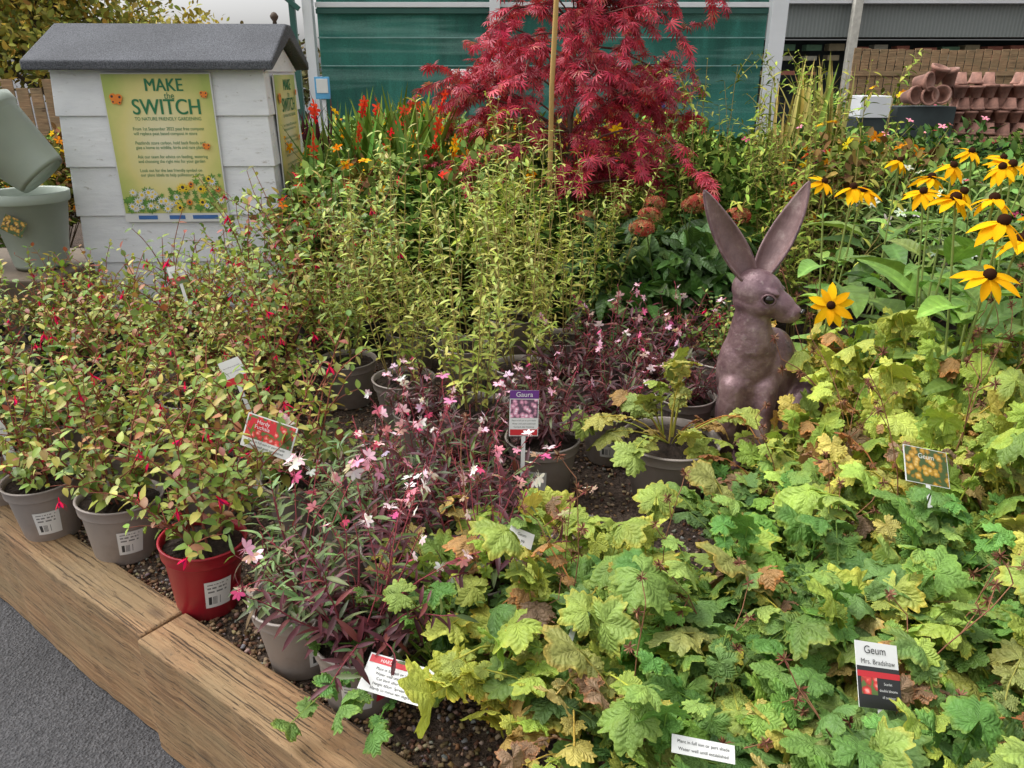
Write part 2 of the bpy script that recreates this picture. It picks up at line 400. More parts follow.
def strap_mesh(n=60,h=.9,pal=GR,w=1.,fl=0,flc=None,lean=.55):
    g=Geo(); az=rng.uniform(0,6.28,n); t=rng.uniform(.05,lean,n)
    d=np.stack([np.cos(az)*t,np.sin(az)*t,np.ones(n)],-1); up=np.stack([np.cos(az)*-1,np.sin(az)*-1,np.full(n,.3)],-1)+rng.normal(0,.1,(n,3))
    P=np.stack([np.cos(az)*.04,np.sin(az)*.04,np.zeros(n)],-1); L=h*rng.uniform(.6,1.1,n)
    g.inst(T_strap,P,basis(d,-up),np.stack([L*w,L,L],-1),pick(n,pal),5)
    for i in range(fl):
        a=rng.uniform(0,6.28); p=stem((0,0,0),(math.cos(a)*.35,math.sin(a)*.35,1),h*rng.uniform(.8,1.3),8,.15,.05); g.tube(p,.003,.0012,(.12,.15,.04))
        m=8; P2,D=at(p,rng.uniform(.75,1,m)); o=unit(rng.normal(size=(m,3))+np.array([0,0,.5])); g.inst(F_five,P2,basis(np.cross(o,rng.normal(size=(m,3))),o),.03,pick(m,flc,.1),2)
    return g.mesh('strap_foliage')
def put(name,me,x,y,z=SOIL,s=1.,rot=None,parent=None,child=None,sz=None):
    o=bpy.data.objects.new(child or name,me)
    o.location=(x,y,z); o.scale=(s,s,(sz or s)*random.uniform(.95,1.05)); o.rotation_euler=(0,0,random.uniform(0,6.28) if rot is None else rot)
    return link(o,parent)
# ------------------------------------------------------------------ pots
M_taupe=simple('pot_plastic_taupe',(.31,.265,.235),.5,.1,9,.05,dirt=(.19,.145,.11))
M_red=simple('pot_plastic_red',(.34,.010,.022),.35,.12,9,.05,dirt=(.20,.03,.03))
M_black=simple('pot_plastic_black',(.035,.034,.033),.5,.2,9,.05)
M_sage=simple('pot_glazed_sage',(.34,.39,.33),.45,.08,5,.05)
M_soil=simple('compost',(.055,.034,.022),.95,.6,60,1.,dist=.02)
def sticker_mat():
    m,nt,b=newmat('price_sticker'); uv=N(nt,'ShaderNodeUVMap'); sp=N(nt,'ShaderNodeSeparateXYZ'); nt.links.new(uv.outputs[0],sp.inputs[0])
    U,V=sp.outputs[0],sp.outputs[1]
    wn=N(nt,'ShaderNodeTexWhiteNoise'); wn.noise_dimensions='1D'; nt.links.new(math_(nt,'FLOOR',math_(nt,'MULTIPLY',U,46.)),wn.inputs['W'])
    bars=math_(nt,'GREATER_THAN',wn.outputs['Value'],.5)
    inb=math_(nt,'MULTIPLY',math_(nt,'GREATER_THAN',V,.12),math_(nt,'LESS_THAN',V,.42))
    inb=math_(nt,'MULTIPLY',inb,math_(nt,'MULTIPLY',math_(nt,'GREATER_THAN',U,.12),math_(nt,'LESS_THAN',U,.62)))
    row=math_(nt,'GREATER_THAN',math_(nt,'SINE',math_(nt,'MULTIPLY',V,44.)),.2)
    wn2=N(nt,'ShaderNodeTexWhiteNoise'); wn2.noise_dimensions='1D'; nt.links.new(math_(nt,'FLOOR',math_(nt,'ADD',math_(nt,'MULTIPLY',U,26.),math_(nt,'MULTIPLY',math_(nt,'FLOOR',math_(nt,'MULTIPLY',V,7.)),40.))),wn2.inputs['W'])
    txt=math_(nt,'MULTIPLY',row,math_(nt,'GREATER_THAN',wn2.outputs['Value'],.35))
    txt=math_(nt,'MULTIPLY',txt,math_(nt,'MULTIPLY',math_(nt,'GREATER_THAN',V,.55),math_(nt,'LESS_THAN',V,.9)))
    txt=math_(nt,'MULTIPLY',txt,math_(nt,'MULTIPLY',math_(nt,'GREATER_THAN',U,.1),math_(nt,'LESS_THAN',U,.85)))
    ink=math_(nt,'MAXIMUM',math_(nt,'MULTIPLY',bars,inb),math_(nt,'MULTIPLY',txt,.8))
    nt.links.new(mix(nt,ink,(.72,.71,.68),(.05,.05,.05)),b.inputs['Base Color']); b.inputs['Roughness'].default_value=.4
    return m
M_stick=sticker_mat()
M_redstick=simple('sticker_red_band',(.6,.02,.05),.4,.05)
def lathe(prof,seg=44,mat=0):
    bm=bmesh.new(); rings=[]
    for r,z in prof:
        rings.append([bm.verts.new((r*math.cos(2*math.pi*i/seg),r*math.sin(2*math.pi*i/seg),z)) for i in range(seg)] if r>1e-6 else [bm.verts.new((0,0,z))])
    for a,b in zip(rings[:-1],rings[1:]):
        for i in range(seg):
            j=(i+1)%seg
            if len(a)==1 and len(b)>1: bm.faces.new((a[0],b[j],b[i]))
            elif len(b)==1 and len(a)>1: bm.faces.new((a[i],a[j],b[0]))
            elif len(a)>1: bm.faces.new((a[i],a[j],b[j],b[i]))
    for f in bm.faces: f.smooth=True; f.material_index=mat
    bmesh.ops.recalc_face_normals(bm,faces=bm.faces)
    return bm
def tomesh(bm,name,mats):
    me=bpy.data.meshes.new(name); bm.to_mesh(me); bm.free()
    for m in mats: me.materials.append(m)
    return me
def pot_mesh(R,H,mat,labels=(),inside=True):
    pr=[(0,.004),(.66*R,.004),(.70*R,0),(.72*R,.004),(.745*R,H*.12),(.75*R,H*.125),(.93*R,H*.80),(.935*R,H*.805),(.995*R,H*.815),(1.0*R,H*.83),(1.02*R,H*.965),(1.045*R,H*.975),(1.05*R,H*.99),(1.03*R,H),(.985*R,H*.995),(.96*R,H*.9),(.90*R,H*.7)]
    bm=lathe(pr)
    seg=44; c=bm.verts.new((0,0,H*.93)); mid=[bm.verts.new((.5*R*math.cos(2*math.pi*i/seg),.5*R*math.sin(2*math.pi*i/seg),H*.92+random.uniform(-.006,.008))) for i in range(seg)]
    ring=[bm.verts.new((.955*R*math.cos(2*math.pi*i/seg),.955*R*math.sin(2*math.pi*i/seg),H*.88+random.uniform(-.004,.004))) for i in range(seg)]
    for i in range(seg):
        f=bm.faces.new((c,mid[i],mid[(i+1)%seg])); f.material_index=1
        f=bm.faces.new((mid[i],ring[i],ring[(i+1)%seg],mid[(i+1)%seg])); f.material_index=1
    uvl=bm.loops.layers.uv.new('UVMap')
    for (az,z0,z1,wd,mi) in labels:
        n=8; rr=lambda z:(.75+(.93-.75)*(z/H-.12)/.68)*R+.0018
        g=[]
        for j,z in enumerate((z0*H,z1*H)):
            g.append([bm.verts.new((rr(z)*math.cos(az+(i/n-.5)*wd/R),rr(z)*math.sin(az+(i/n-.5)*wd/R),z)) for i in range(n+1)])
        for i in range(n):
            f=bm.faces.new((g[0][i],g[0][i+1],g[1][i+1],g[1][i])); f.material_index=mi; f.smooth=True
            for lp,(u,v) in zip(f.loops,((i/n,0),((i+1)/n,0),((i+1)/n,1),(i/n,1))): lp[uvl].uv=(u,v)
    return tomesh(bm,'pot',[mat,M_soil,M_stick,M_redstick])
def camaz(x,y,off=0): return math.atan2(-y,-x)+off
def potted(name,x,y,me,R=.1,H=.19,mat=None,label=None,fs=1.,tilt=(0,0),frot=None,fh=.9):
    e=empty(name,(x,y,SOIL)); e.rotation_euler=(tilt[0],tilt[1],0)
    labs=[]
    if label is not None:
        a=camaz(x,y,label); labs=[(a,.22,.62,.075,2)]
        if random.random()<.4: labs.append((a+.75,.30,.42,.05,3))
    o=bpy.data.objects.new('pot',pot_mesh(R,H,mat or M_taupe,labs)); link(o,e)
    f=bpy.data.objects.new('foliage',me); f.location=(0,0,H*fh); f.scale=(fs,fs,fs); f.rotation_euler=(0,0,random.uniform(0,6.28) if frot is None else frot)
    link(f,e); return e
# ------------------------------------------------------------------ world, sun, camera
w=bpy.data.worlds.new('World'); scene.world=w; w.use_nodes=True; nt=w.node_tree
sky=N(nt,'ShaderNodeTexSky'); sky.sky_type='NISHITA'; sky.sun_disc=False
SA=math.radians(285); SE=math.radians(60)
sky.sun_elevation=SE; sky.sun_rotation=SA; sky.dust_density=5; sky.air_density=1.0; sky.ozone_density=.3
hs=N(nt,'ShaderNodeHueSaturation'); hs.inputs['Saturation'].default_value=.08; hs.inputs['Value'].default_value=2.0
nt.links.new(sky.outputs[0],hs.inputs['Color']); bg=nt.nodes['Background']; nt.links.new(hs.outputs[0],bg.inputs[0]); bg.inputs[1].default_value=.15
sd=bpy.data.lights.new('sun','SUN'); sd.energy=.65; sd.angle=math.radians(35); sd.color=(1,.97,.93)
so=link(bpy.data.objects.new('sun',sd)); 
dirv=Vector((math.sin(SA)*math.cos(SE),math.cos(SA)*math.cos(SE),math.sin(SE)))
so.rotation_euler=dirv.to_track_quat('Z','Y').to_euler(); so.location=(0,0,8)
scene.view_settings.view_transform='Standard'; scene.view_settings.look='None'; scene.view_settings.exposure=0
cd=bpy.data.cameras.new('camera'); cam=link(bpy.data.objects.new('camera',cd)); cam.location=(0,0,1.57); cam.rotation_euler=(math.radians(68),0,0)
cd.sensor_width=36; cd.lens=27.18; cd.clip_end=1000; cd.clip_start=.02; scene.camera=cam
# ------------------------------------------------------------------ ground / bed
def asphalt():
    m,nt,b=newmat('asphalt')
    v=N(nt,'ShaderNodeTexVoronoi'); tc=N(nt,'ShaderNodeTexCoord'); v.inputs['Scale'].default_value=130; nt.links.new(tc.outputs['Object'],v.inputs['Vector'])
    f=noise(nt,2.5,6); n2=noise(nt,200,3)
    c=mix(nt,ramp(nt,v.outputs['Color'],[(.2,.25),(.9,1.)]),(.03,.03,.033),(.095,.093,.097))
    c=mix(nt,1.,c,ramp(nt,f,[(.3,.8),(.7,1.2)]),'MULTIPLY')
    c=mix(nt,ramp(nt,n2,[(.66,0.),(.73,1.)]),c,(.22,.21,.20))
    nt.links.new(c,b.inputs['Base Color']); b.inputs['Roughness'].default_value=.8
    bump(nt,b,math_(nt,'ADD',v.outputs['Distance'],n2),.9,.008); return m
def plane(name,pts,z,mat):
    me=bpy.data.meshes.new(name); me.from_pydata([(x,y,z) for x,y in pts],[],[tuple(range(len(pts)))]); me.materials.append(mat); return link(bpy.data.objects.new(name,me))
plane('ground',[(-300,-300),(300,-300),(300,300),(-300,300)],0,asphalt())
U=np.array([.802,-.597]); Nn=np.array([.597,.802])
def un(u,n): p=u*U+n*Nn; return (float(p[0]),float(p[1]))
def soilmat():
    m,nt,b=newmat('bed_soil'); f=noise(nt,90,6); f2=noise(nt,6,4)
    c=ramp(nt,f,[(.3,(.03,.02,.014)),(.5,(.09,.058,.04)),(.7,(.19,.135,.095))]); c=mix(nt,1.,c,ramp(nt,f2,[(.3,.6),(.7,1.1)]),'MULTIPLY')
    nt.links.new(c,b.inputs['Base Color']); b.inputs['Roughness'].default_value=.95; bump(nt,b,f,1.,.02); return m
plane('soil',[un(-9,.76),un(5,.76),un(5,7.2),un(-9,7.2)],SOIL-.004,soilmat())
g=Geo(); cube=T_make([(-1,-.6,-.4),(1,-.7,-.4),(.8,.7,-.4),(-.9,.6,-.4),(-.7,-.5,.4),(.8,-.4,.35),(.7,.5,.45),(-.8,.5,.3)],[(0,3,2,1),(4,5,6,7),(0,1,5,4),(1,2,6,5),(2,3,7,6),(3,0,4,7)])
n=17000; uu=rng.uniform(-3.0,.7,n); nn_=.775+rng.random(n)**1.6*1.6
P=np.stack([uu*U[0]+nn_*Nn[0],uu*U[1]+nn_*Nn[1],SOIL+rng.uniform(-.004,.006,n)],-1)
g.inst(cube,P,basis(rng.normal(size=(n,3))*np.array([1,1,.4]),np.array([0,0,1.])+rng.normal(0,.4,(n,3))),rng.uniform(.0025,.0078,n),pick(n,[(.26,.17,.10,3),(.14,.08,.05,3),(.40,.29,.19,2),(.46,.35,.25,.8),(.28,.25,.23,1)]),0)
link(bpy.data.objects.new('bark_chips',g.mesh('bark_chips',[M_stem])))
def woodmat(name,c1,c2,c3,sleep=False):
    m,nt,b=newmat(name)
    f=noise(nt,5,8,vscale=(.7,14,14),rough=.65,dist=.6); f2=noise(nt,2.2,5,vscale=(1,3,3)); f3=noise(nt,30,5,vscale=(.08,7,7),rough=.7)
    tc=N(nt,'ShaderNodeTexCoord'); mp=N(nt,'ShaderNodeMapping'); mp.inputs['Scale'].default_value=(2.2,6,6); nt.links.new(tc.outputs['Object'],mp.inputs[0])
    v=N(nt,'ShaderNodeTexVoronoi'); v.inputs['Scale'].default_value=1.3; nt.links.new(mp.outputs[0],v.inputs['Vector'])
    c=ramp(nt,f,[(.28,c3),(.45,c1),(.65,c2)]); c=mix(nt,ramp(nt,f2,[(.42,0.),(.62,.65)]),c,(.23,.17,.085))
    crack=ramp(nt,f3,[(.575,0.),(.64,.9)] if sleep else [(.55,0.),(.62,.9)])
    c=mix(nt,crack,c,(.065,.038,.022))
    kn=ramp(nt,v.outputs['Distance'],[(.05,.9),(.15,0.)]); c=mix(nt,kn,c,(.07,.035,.015))
    if sleep:
        st=noise(nt,3.2,6,rough=.75); c=mix(nt,ramp(nt,st,[(.52,0.),(.70,.6)]),c,(.12,.085,.05))
        st2=noise(nt,140,3); c=mix(nt,ramp(nt,st2,[(.64,0.),(.70,.6)]),c,(.07,.05,.03))
    nt.links.new(c,b.inputs['Base Color']); b.inputs['Roughness'].default_value=.75
    bump(nt,b,math_(nt,'SUBTRACT',f,math_(nt,'MULTIPLY',crack,.8)),.85,.008); return m
M_slp=woodmat('sleeper_wood',(.28,.155,.07),(.38,.235,.115),(.16,.085,.038),True)
def box(bm,x0,x1,y0,y1,z0,z1,mi=0):
    r=bmesh.ops.create_cube(bm,size=1,matrix=Matrix.Translation(((x0+x1)/2,(y0+y1)/2,(z0+z1)/2))@Matrix.Diagonal((x1-x0,y1-y0,z1-z0,1)))
    fs=set(f for v in r['verts'] for f in v.link_faces)
    for f in fs: f.material_index=mi
    return r['verts']
def obj(name,bm,mats,parent=None,loc=(0,0,0),rot=(0,0,0),bev=0,seg=2):
    o=bpy.data.objects.new(name,tomesh(bm,name,mats)); o.location=loc; o.rotation_euler=rot; link(o,parent)
    if bev:
        b=o.modifiers.new('bevel','BEVEL'); b.width=bev; b.segments=seg; b.limit_method='ANGLE'
    return o
def sleeper(u0,u1,dn=0,dz=0,wd=.122):
    bm=bmesh.new(); L=u1-u0; box(bm,0,L,0,wd,0,.335+dz)
    bmesh.ops.subdivide_edges(bm,edges=[e for e in bm.edges if abs(e.verts[0].co.x-e.verts[1].co.x)>.1],cuts=60)
    for v in bm.verts:
        if v.co.z>.1: v.co.z+=.004*math.sin(v.co.x*5+u0)+random.uniform(-.0018,.0018)
        if v.co.y<.01: v.co.y+=.004*math.sin(v.co.x*7+1+u0)+random.uniform(-.0018,.0018)
    x,y=un(u0,.647+dn); return obj('timber_sleeper',bm,[M_slp],loc=(x,y,0.002),rot=(0,0,math.atan2(U[1],U[0])),bev=.008,seg=3)
uj=float(np.dot([-.879,1.464],U))
sleeper(uj-2.4,uj-.008,.008,-.008); sleeper(uj+.008,uj+2.4,-.006,.008,.126); sleeper(uj-4.8,uj-2.408,0); sleeper(uj+2.41,uj+4.8)
# ------------------------------------------------------------------ foreground potted plants
fm=[fuchsia_mesh(.40,.24,14,FUC,6),fuchsia_mesh(.44,.24,14,FUC,7),fuchsia_mesh(.5,.22,14,FUCD,11),fuchsia_mesh(.62,.24,14,FUC,13),fuchsia_mesh(.72,.24,14,FUCD,18),fuchsia_mesh(.66,.26,14,FUC,12)]
potted('potted_fuchsia',-1.60,2.14,fm[2],.1,.19,label=.3,fs=.85)
potted('potted_fuchsia',-1.35,1.95,fm[0],.098,.185,label=-.1,fs=.95,fh=.95)
potted('potted_fuchsia',-1.09,1.85,fm[1],.108,.18,label=.1,fs=.92,tilt=(-.06,.05),fh=.95)
potted('potted_fuchsia',-.775,1.62,fm[0],.10,.20,M_red,label=.25,fs=.95,tilt=(-.02,.07),frot=2.,fh=1.)
for x,y,k,s in ((-1.2,2.2,1,1),(-.92,2.05,0,1),(-.62,1.97,1,1.05),(-.85,2.4,3,.8),(-1.5,2.4,2,.9),(-1.85,2.45,0,.95),(-2.05,2.8,2,.85),(-1.15,2.55,5,.75),(-1.5,2.75,1,1.05),(-1.75,3.05,1,.95),(-2.3,3.15,0,.95),(-2.35,2.8,1,.9),(-2.1,3.35,1,.85),(-2.45,3.4,0,.9),
              (-1.25,2.95,3,.95),(-.92,2.8,3,1),(-1.05,3.25,4,1.0),(-.78,3.2,5,1.05),(-1.45,3.35,2,1.15),(-1.85,3.45,0,.95),(-.95,3.6,4,1.1),(-.68,3.5,4,1.1)):
    potted('potted_fuchsia',x,y,fm[k],.1,.18,M_black if y>2.7 else M_taupe,fs=s)
um=[upright_mesh(.86,.17,12,PALE),upright_mesh(.92,.17,12,PALE),upright_mesh(.8,.18,12,[(.36,.44,.08,3),(.24,.32,.06,3),(.48,.5,.12,2)])]
for x,y,k,s,lab in ((-.12,2.46,0,.92,.3),(-.41,2.72,1,.9,None),(-.665,2.92,2,1.,None),(.04,2.85,1,.95,None),(-.2,3.1,2,1.08,None),(.22,3.2,0,.97,None),(-.45,3.3,0,1.05,None),(.4,3.5,2,.9,None),(0.,3.5,1,1,None)):
    potted('potted_penstemon',x,y,um[k],.115,.19,label=lab,fs=s,fh=1.)
ga=[gaura_mesh(.34,GAU),gaura_mesh(.36,GAU,22,9),gaura_mesh(.36,GAUG,20,6,(.9,.45,.6),fs=1.25),gaura_mesh(.28,GAU,24,8,(.9,.75,.78)),gaura_mesh(.29,[(.08,.03,.035,3),(.13,.04,.045,2),(.12,.14,.06,1)],24,6,(.9,.6,.7))]
potted('potted_gaura',-.48,1.42,ga[2],.1,.18,label=.5,fs=.9,fh=1.,frot=.4)
potted('potted_gaura',-.33,1.31,ga[1],.098,.18,label=-.15,fs=.95,tilt=(.05,.08),fh=1.)
for x,y,k,s in ((-.27,1.62,0,1),(-.12,1.76,0,1),(-.42,1.78,2,.9),(-.08,1.52,1,.95),(-.26,1.95,1,.85),(-.13,2.1,4,.85)):
    potted('potted_gaura',x,y,ga[k],.1,.18,M_taupe,fs=s)
potted('potted_gaura',.097,2.19,ga[4],.115,.2,label=-.2,fs=.92,fh=1.)
for x,y,k,s in ((.34,2.43,4,.9),(.52,2.80,3,.95),(.25,2.75,4,1.),(.40,2.98,3,1.1),(.68,3.05,4,1.1),(.62,2.55,4,.85),(.08,2.48,4,.8),(-.3,2.42,4,.8)):
    potted('potted_gaura',x,y,ga[k],.105,.19,fs=s,label=0 if y<2.5 else None)
gm_small=geum_mesh(.2,24,[(.34,.42,.08,3),(.46,.48,.10,2)],.15,.05,1.5,0)
potted('potted_geum',.495,2.17,gm_small,.15,.205,label=None,fs=1.15,fh=.95)
potted('potted_perennial',.83,2.85,fm[2],.12,.22,label=.2,fs=.7)
# geum masses
gmB=[geum_mesh(.25,40,GEB,.08,.057) for _ in range(6)]; gmY=[geum_mesh(.25,38,GEY,.13,.056) for _ in range(4)]
cnt=0
for iy in range(12):
    for ix in range(13):
        x=-.35+ix*.195+(iy%2)*.095+random.uniform(-.05,.05); y=.62+iy*.165+random.uniform(-.03,.03)
        nval=x*Nn[0]+y*Nn[1]
        if nval<.90: continue
        if x<.66 and y>1.60: continue
        if x<.05 and y>1.2+ (x+.3)*1.0: continue
        if x<1.02 and y>2.02: continue
        if x>.72*y+.4: continue
        yel=(y>1.55 and x>.75) or (x<.35 and y>1.40) or random.random()<.08
        h=1.0
        if y>1.5: h=.85
        if y>1.45 and x>1.0: h=1.3
        me=random.choice(gmY if yel else gmB)
        o=put('geum_plant',me,x,y,SOIL+.07,h*random.uniform(.85,1.12)); cnt+=1
        if h>1.2: o.scale=(1.08,1.08,1.45)
put('geum_plant',gmY[0],.86,2.02,SOIL+.06,.85); put('geum_plant',gmB[1],.70,1.95,SOIL+.02,.72)
# ------------------------------------------------------------------ rudbeckia
def rudbeckia(name,bx,by,heads,nl=22,h=.6,lsz=.26):
    g=Geo(); 
    PL=[(.16,.28,.05),(.22,.36,.075),(.12,.22,.045)]
    for i in range(nl):
        az=rng.uniform(0,6.28); o=np.array([math.cos(az),math.sin(az),0])
        z=rng.uniform(.05,h); t=rng.uniform(.02,.12)
        d=unit(o+np.array([0,0,rng.uniform(.1,1.1)]))
        g.inst(T_big,(o*t+np.array([0,0,z]))[None],basis(d[None],np.array([[0,0,1.]])-o*.0+rng.normal(0,.25,(1,3))),lsz*rng.uniform(.5,1.1),pick(1,PL),3)
    for hx,hy,hz,r,k in heads:
        tgt=np.array([hx-bx,hy-by,hz-SOIL]); t=np.linspace(0,1,9)[:,None]
        p=tgt*t; p[:,:2]=tgt[:2]*t**1.4
        g.tube(p,.0045,.003,(.24,.3,.09),sides=6)
        leafy(g,T_big,p,.35,.09,.13,PL,pair=1,s1=.85,mat=3)
        nrm=unit(np.array([rng.uniform(-.45,.45),-.1+rng.uniform(-.35,.3),.9])) if k!=2 else unit([-.25,-.75,.35])
        g.inst(F_rud[k%4],p[-1][None],basis(np.cross(nrm,rng.normal(size=3))[None],nrm[None]),.98*r*rng.uniform(.85,1.1),(1,1,1),2)
    o=bpy.data.objects.new(name,g.mesh('rudbeckia')); o.location=(bx,by,SOIL); link(o)
rudbeckia('rudbeckia_plant',1.2,2.85,[(1.13,2.87,1.20,.08,0),(1.21,2.80,1.19,.075,3),(1.28,2.87,1.17,.08,1),(1.03,2.41,.87,.08,2)],20,.62)
rudbeckia('rudbeckia_plant',1.45,2.6,[(1.41,2.67,1.24,.085,0),(1.50,2.62,1.2,.08,1),(1.33,2.55,1.21,.08,3),(1.52,2.75,1.27,.08,1)],22,.68)
rudbeckia('rudbeckia_plant',1.38,2.25,[(1.26,2.235,1.235,.1,0),(1.35,2.2,1.24,.085,3),(1.27,2.01,1.21,.095,1),(1.235,1.96,1.08,.09,0),(1.40,2.12,1.14,.085,3)],22,.62)
rudbeckia('rudbeckia_plant',1.8,2.75,[(1.74,2.78,1.27,.09,0),(1.66,2.7,1.27,.08,1),(1.85,2.7,1.1,.09,0)],20,.62)
rudbeckia('rudbeckia_plant',1.62,2.25,[(1.50,2.25,1.13,.085,3)],22,.55,.22)
rudbeckia('rudbeckia_plant',1.95,3.2,[(1.9,3.1,1.26,.08,0),(2.05,3.15,1.25,.08,1),(1.8,3.15,1.28,.08,3)],20,.62)
rudbeckia('rudbeckia_plant',1.55,3.2,[(1.55,3.2,1.24,.075,1)],22,.66)
rudbeckia('rudbeckia_plant',1.2,2.5,[],18,.42,.2)
# ------------------------------------------------------------------ middle-distance plants
hyd=shrub_mesh(.6,.26,600,T_big,.12,[(.06,.13,.03,3),(.10,.20,.045,2)],mat=3)
g=Geo()
for hx,hy,hz in ((.05,-.1,.62),(-.15,0,.68),(.2,.05,.6)):
    g.tube(stem((0,0,0),(hx,hy,hz),math.sqrt(hx*hx+hy*hy+hz*hz),6,0,.02),.005,.003,(.1,.14,.04))
    n=110; o=unit(rng.normal(size=(n,3))+np.array([0,0,.8])); s=.055
    g.inst(F_five,o*s*np.array([1,1,.55])+np.array([hx,hy,hz]),basis(np.cross(o,rng.normal(size=(n,3))),o),s*.26,pick(n,[(.42,.08,.06,2),(.30,.17,.08,1),(.45,.22,.12,1)],.25),2)
sedm=g.mesh('sedum_heads')
for x,y,s in ((.72,3.5,1.),(.95,3.7,1.05),(.55,3.8,.95)):
    e=empty('flowering_shrub',(x,y,SOIL)); a=bpy.data.objects.new('leaves',hyd); a.rotation_euler=(0,0,x*9); a.scale=(s,s,s); link(a,e); b=bpy.data.objects.new('flower_heads',sedm); b.scale=(s,s,s*1.05); b.rotation_euler=(0,0,x*5); link(b,e)
YG=[(.34,.42,.08,3),(.24,.33,.06,3),(.44,.46,.10,1)]
sh=[shrub_mesh(.85,.33,1800,T_ov,.05,GR),
    shrub_mesh(.9,.32,1800,T_lan2,.06,YG),
    shrub_mesh(.8,.35,1600,T_ov,.055,[(.09,.17,.05,3),(.15,.24,.06,2)],45,[(.7,.12,.25),(.8,.35,.4)],None,.035),
    shrub_mesh(.85,.34,1600,T_ov2,.055,[(.26,.15,.07,2),(.17,.21,.05,3),(.38,.3,.08,1)],60,[(.75,.05,.03),(.85,.28,.02),(.85,.55,.03)],None,.033),
    shrub_mesh(.8,.36,1600,T_lan,.07,[(.17,.26,.08,3),(.26,.34,.11,2)],30,[(.85,.83,.8)],None,.03),
    shrub_mesh(.85,.36,1900,T_tiny,.055,[(.19,.31,.08,2),(.25,.38,.10,2),(.14,.22,.06,1)])]
cro=strap_mesh(60,.85,[(.18,.3,.05),(.25,.38,.08)],1,8,[(.9,.25,.01),(.95,.55,.02),(.95,.75,.05)])
crr=strap_mesh(50,.8,[(.14,.25,.06),(.2,.32,.07)],1,7,[(.75,.02,.03),(.85,.08,.04)])
phy=strap_mesh(80,.85,[(.55,.45,.16),(.45,.4,.12),(.28,.34,.09)],.7,lean=.9)
cor=strap_mesh(60,.55,[(.10,.03,.035),(.07,.02,.03)],.8,lean=1.1)
upb=upright_mesh(.95,.3,12,YG,.06,mat=5,low=0)
for x,y in ((1.0,3.95),(1.3,4.0),(1.15,4.5),(1.55,4.4),(1.45,3.7),(.85,4.3),(1.75,4.1)): put('tall_perennial',upb,x,y,s=1.22)
for x,y,k,s in ((-.5,3.9,0,1),(-.85,4.05,3,1.05),(-.1,3.9,1,1),(.25,3.95,0,.9),(-.3,4.4,3,1.1)): put('garden_shrub',sh[k],x,y,s=s)
for x,y,m in ((-.75,4.5,cro),(-.45,4.6,cro),(-.95,4.8,crr),(-.15,4.8,crr),(.0,4.5,cro),(-.6,5.1,cro),(-1.0,4.3,crr),(-.6,4.3,crr),(-.85,4.9,cro)): put('crocosmia_plant',m,x,y,s=1.15)
put('phormium_plant',phy,2.05,5.7,SOIL+.3,1.1); put('phormium_plant',phy,1.75,5.2,SOIL+.1,.9); put('cordyline_plant',cor,-1.45,5.6,SOIL+.5,1.0)
for x,y in ((2.2,5.2),(2.5,5.4),(2.35,4.8),(2.9,5.3)): put('rose_bush',sh[2],x,y,s=1.12)
for y in np.arange(4.2,7.6,.66):
    for x in np.arange(-3.2,6.6,.62):
        xx=x+random.uniform(-.2,.2); yy=y+random.uniform(-.2,.2)
        if abs(xx)*1.0>.72*yy+.4: continue
        if xx<-.95 and yy<5.3: continue
        if abs(xx-.3)<.45 and 4.0<yy<4.9: continue
        nv=xx*Nn[0]+yy*Nn[1]
        if nv>7: continue
        kk=random.choice([0,1,3,2,4,5]) if xx<2 else random.choice([5,5,4,0,2])
        put('background_shrub',sh[kk],xx,yy,SOIL,random.uniform(.85,1.12)*(1+.012*yy))
for x,y in ((2.0,3.7),(2.4,4.1),(2.5,3.4),(2.9,4.4),(3.3,4.7),(2.1,4.0)): put('garden_shrub',sh[5 if x>2.2 else 4],x,y,s=1.0)
# ------------------------------------------------------------------ red japanese maple
def maple(x,y):
    e=empty('japanese_maple',(x,y,SOIL)); g=Geo(); tips=[]
    trunk=stem((0,0,.15),(.02,0,1),1.35,8,0,.05); g.tube(trunk,.02,.012,(.12,.085,.06),sides=8)
    for i in range(44):
        s=rng.uniform(.35,1.) if i%3 else rng.uniform(.22,.6); p,_=at(trunk,np.array([s])); a=i*2.4+rng.uniform(-.3,.3)
        L=rng.uniform(.35,.92)*(1.15-.22*s)
        b=stem(p[0],(math.cos(a),math.sin(a)*.7,rng.uniform(.1,1.)),L,7,.4,.15); g.tube(b,.007,.0025,(.14,.07,.06),sides=5)
        for j in range(8):
            q,d=at(b,np.array([rng.uniform(.25,1)])); c=stem(q[0],d[0]+rng.normal(0,.7,3)+np.array([0,0,.1]),rng.uniform(.1,.3),5,.4,.15); g.tube(c,.0025,.001,(.2,.05,.05),sides=4)
            tips+= [c]
    for k in range(20):
        c=stem(trunk[-1],rng.normal(0,.6,3)+np.array([0,0,1]),rng.uniform(.4,.95),7,.1,.12); g.tube(c,.005,.002,(.14,.07,.06)); 
        for j in range(9):
            q,d=at(c,np.array([rng.uniform(.2,1)])); t=stem(q[0],d[0]+rng.normal(0,.8,3),rng.uniform(.12,.28),5,.4,.15); g.tube(t,.002,.001,(.2,.05,.05),sides=4); tips.append(t)
    for t in tips: leafy(g,T_map,t,.1,.026,.054,[(.50,.028,.07,4),(.34,.022,.05,3),(.64,.06,.10,2),(.55,.17,.13,.7)],spread=.9,pair=2,drop=.5,taper=.1)
    f=bpy.data.objects.new('crown',g.mesh('maple')); link(f,e)
    o=bpy.data.objects.new('pot',pot_mesh(.16,.26,M_black)); link(o,e)
    g=Geo(); g.tube(np.array([[-.10,-.14,.1],[-.11,-.40,1.2],[-.075,-.7,2.5]]),.014,.011,(.60,.40,.16),sides=8)
    link(bpy.data.objects.new('bamboo_cane',g.mesh('cane')),e)
maple(.30,4.35)
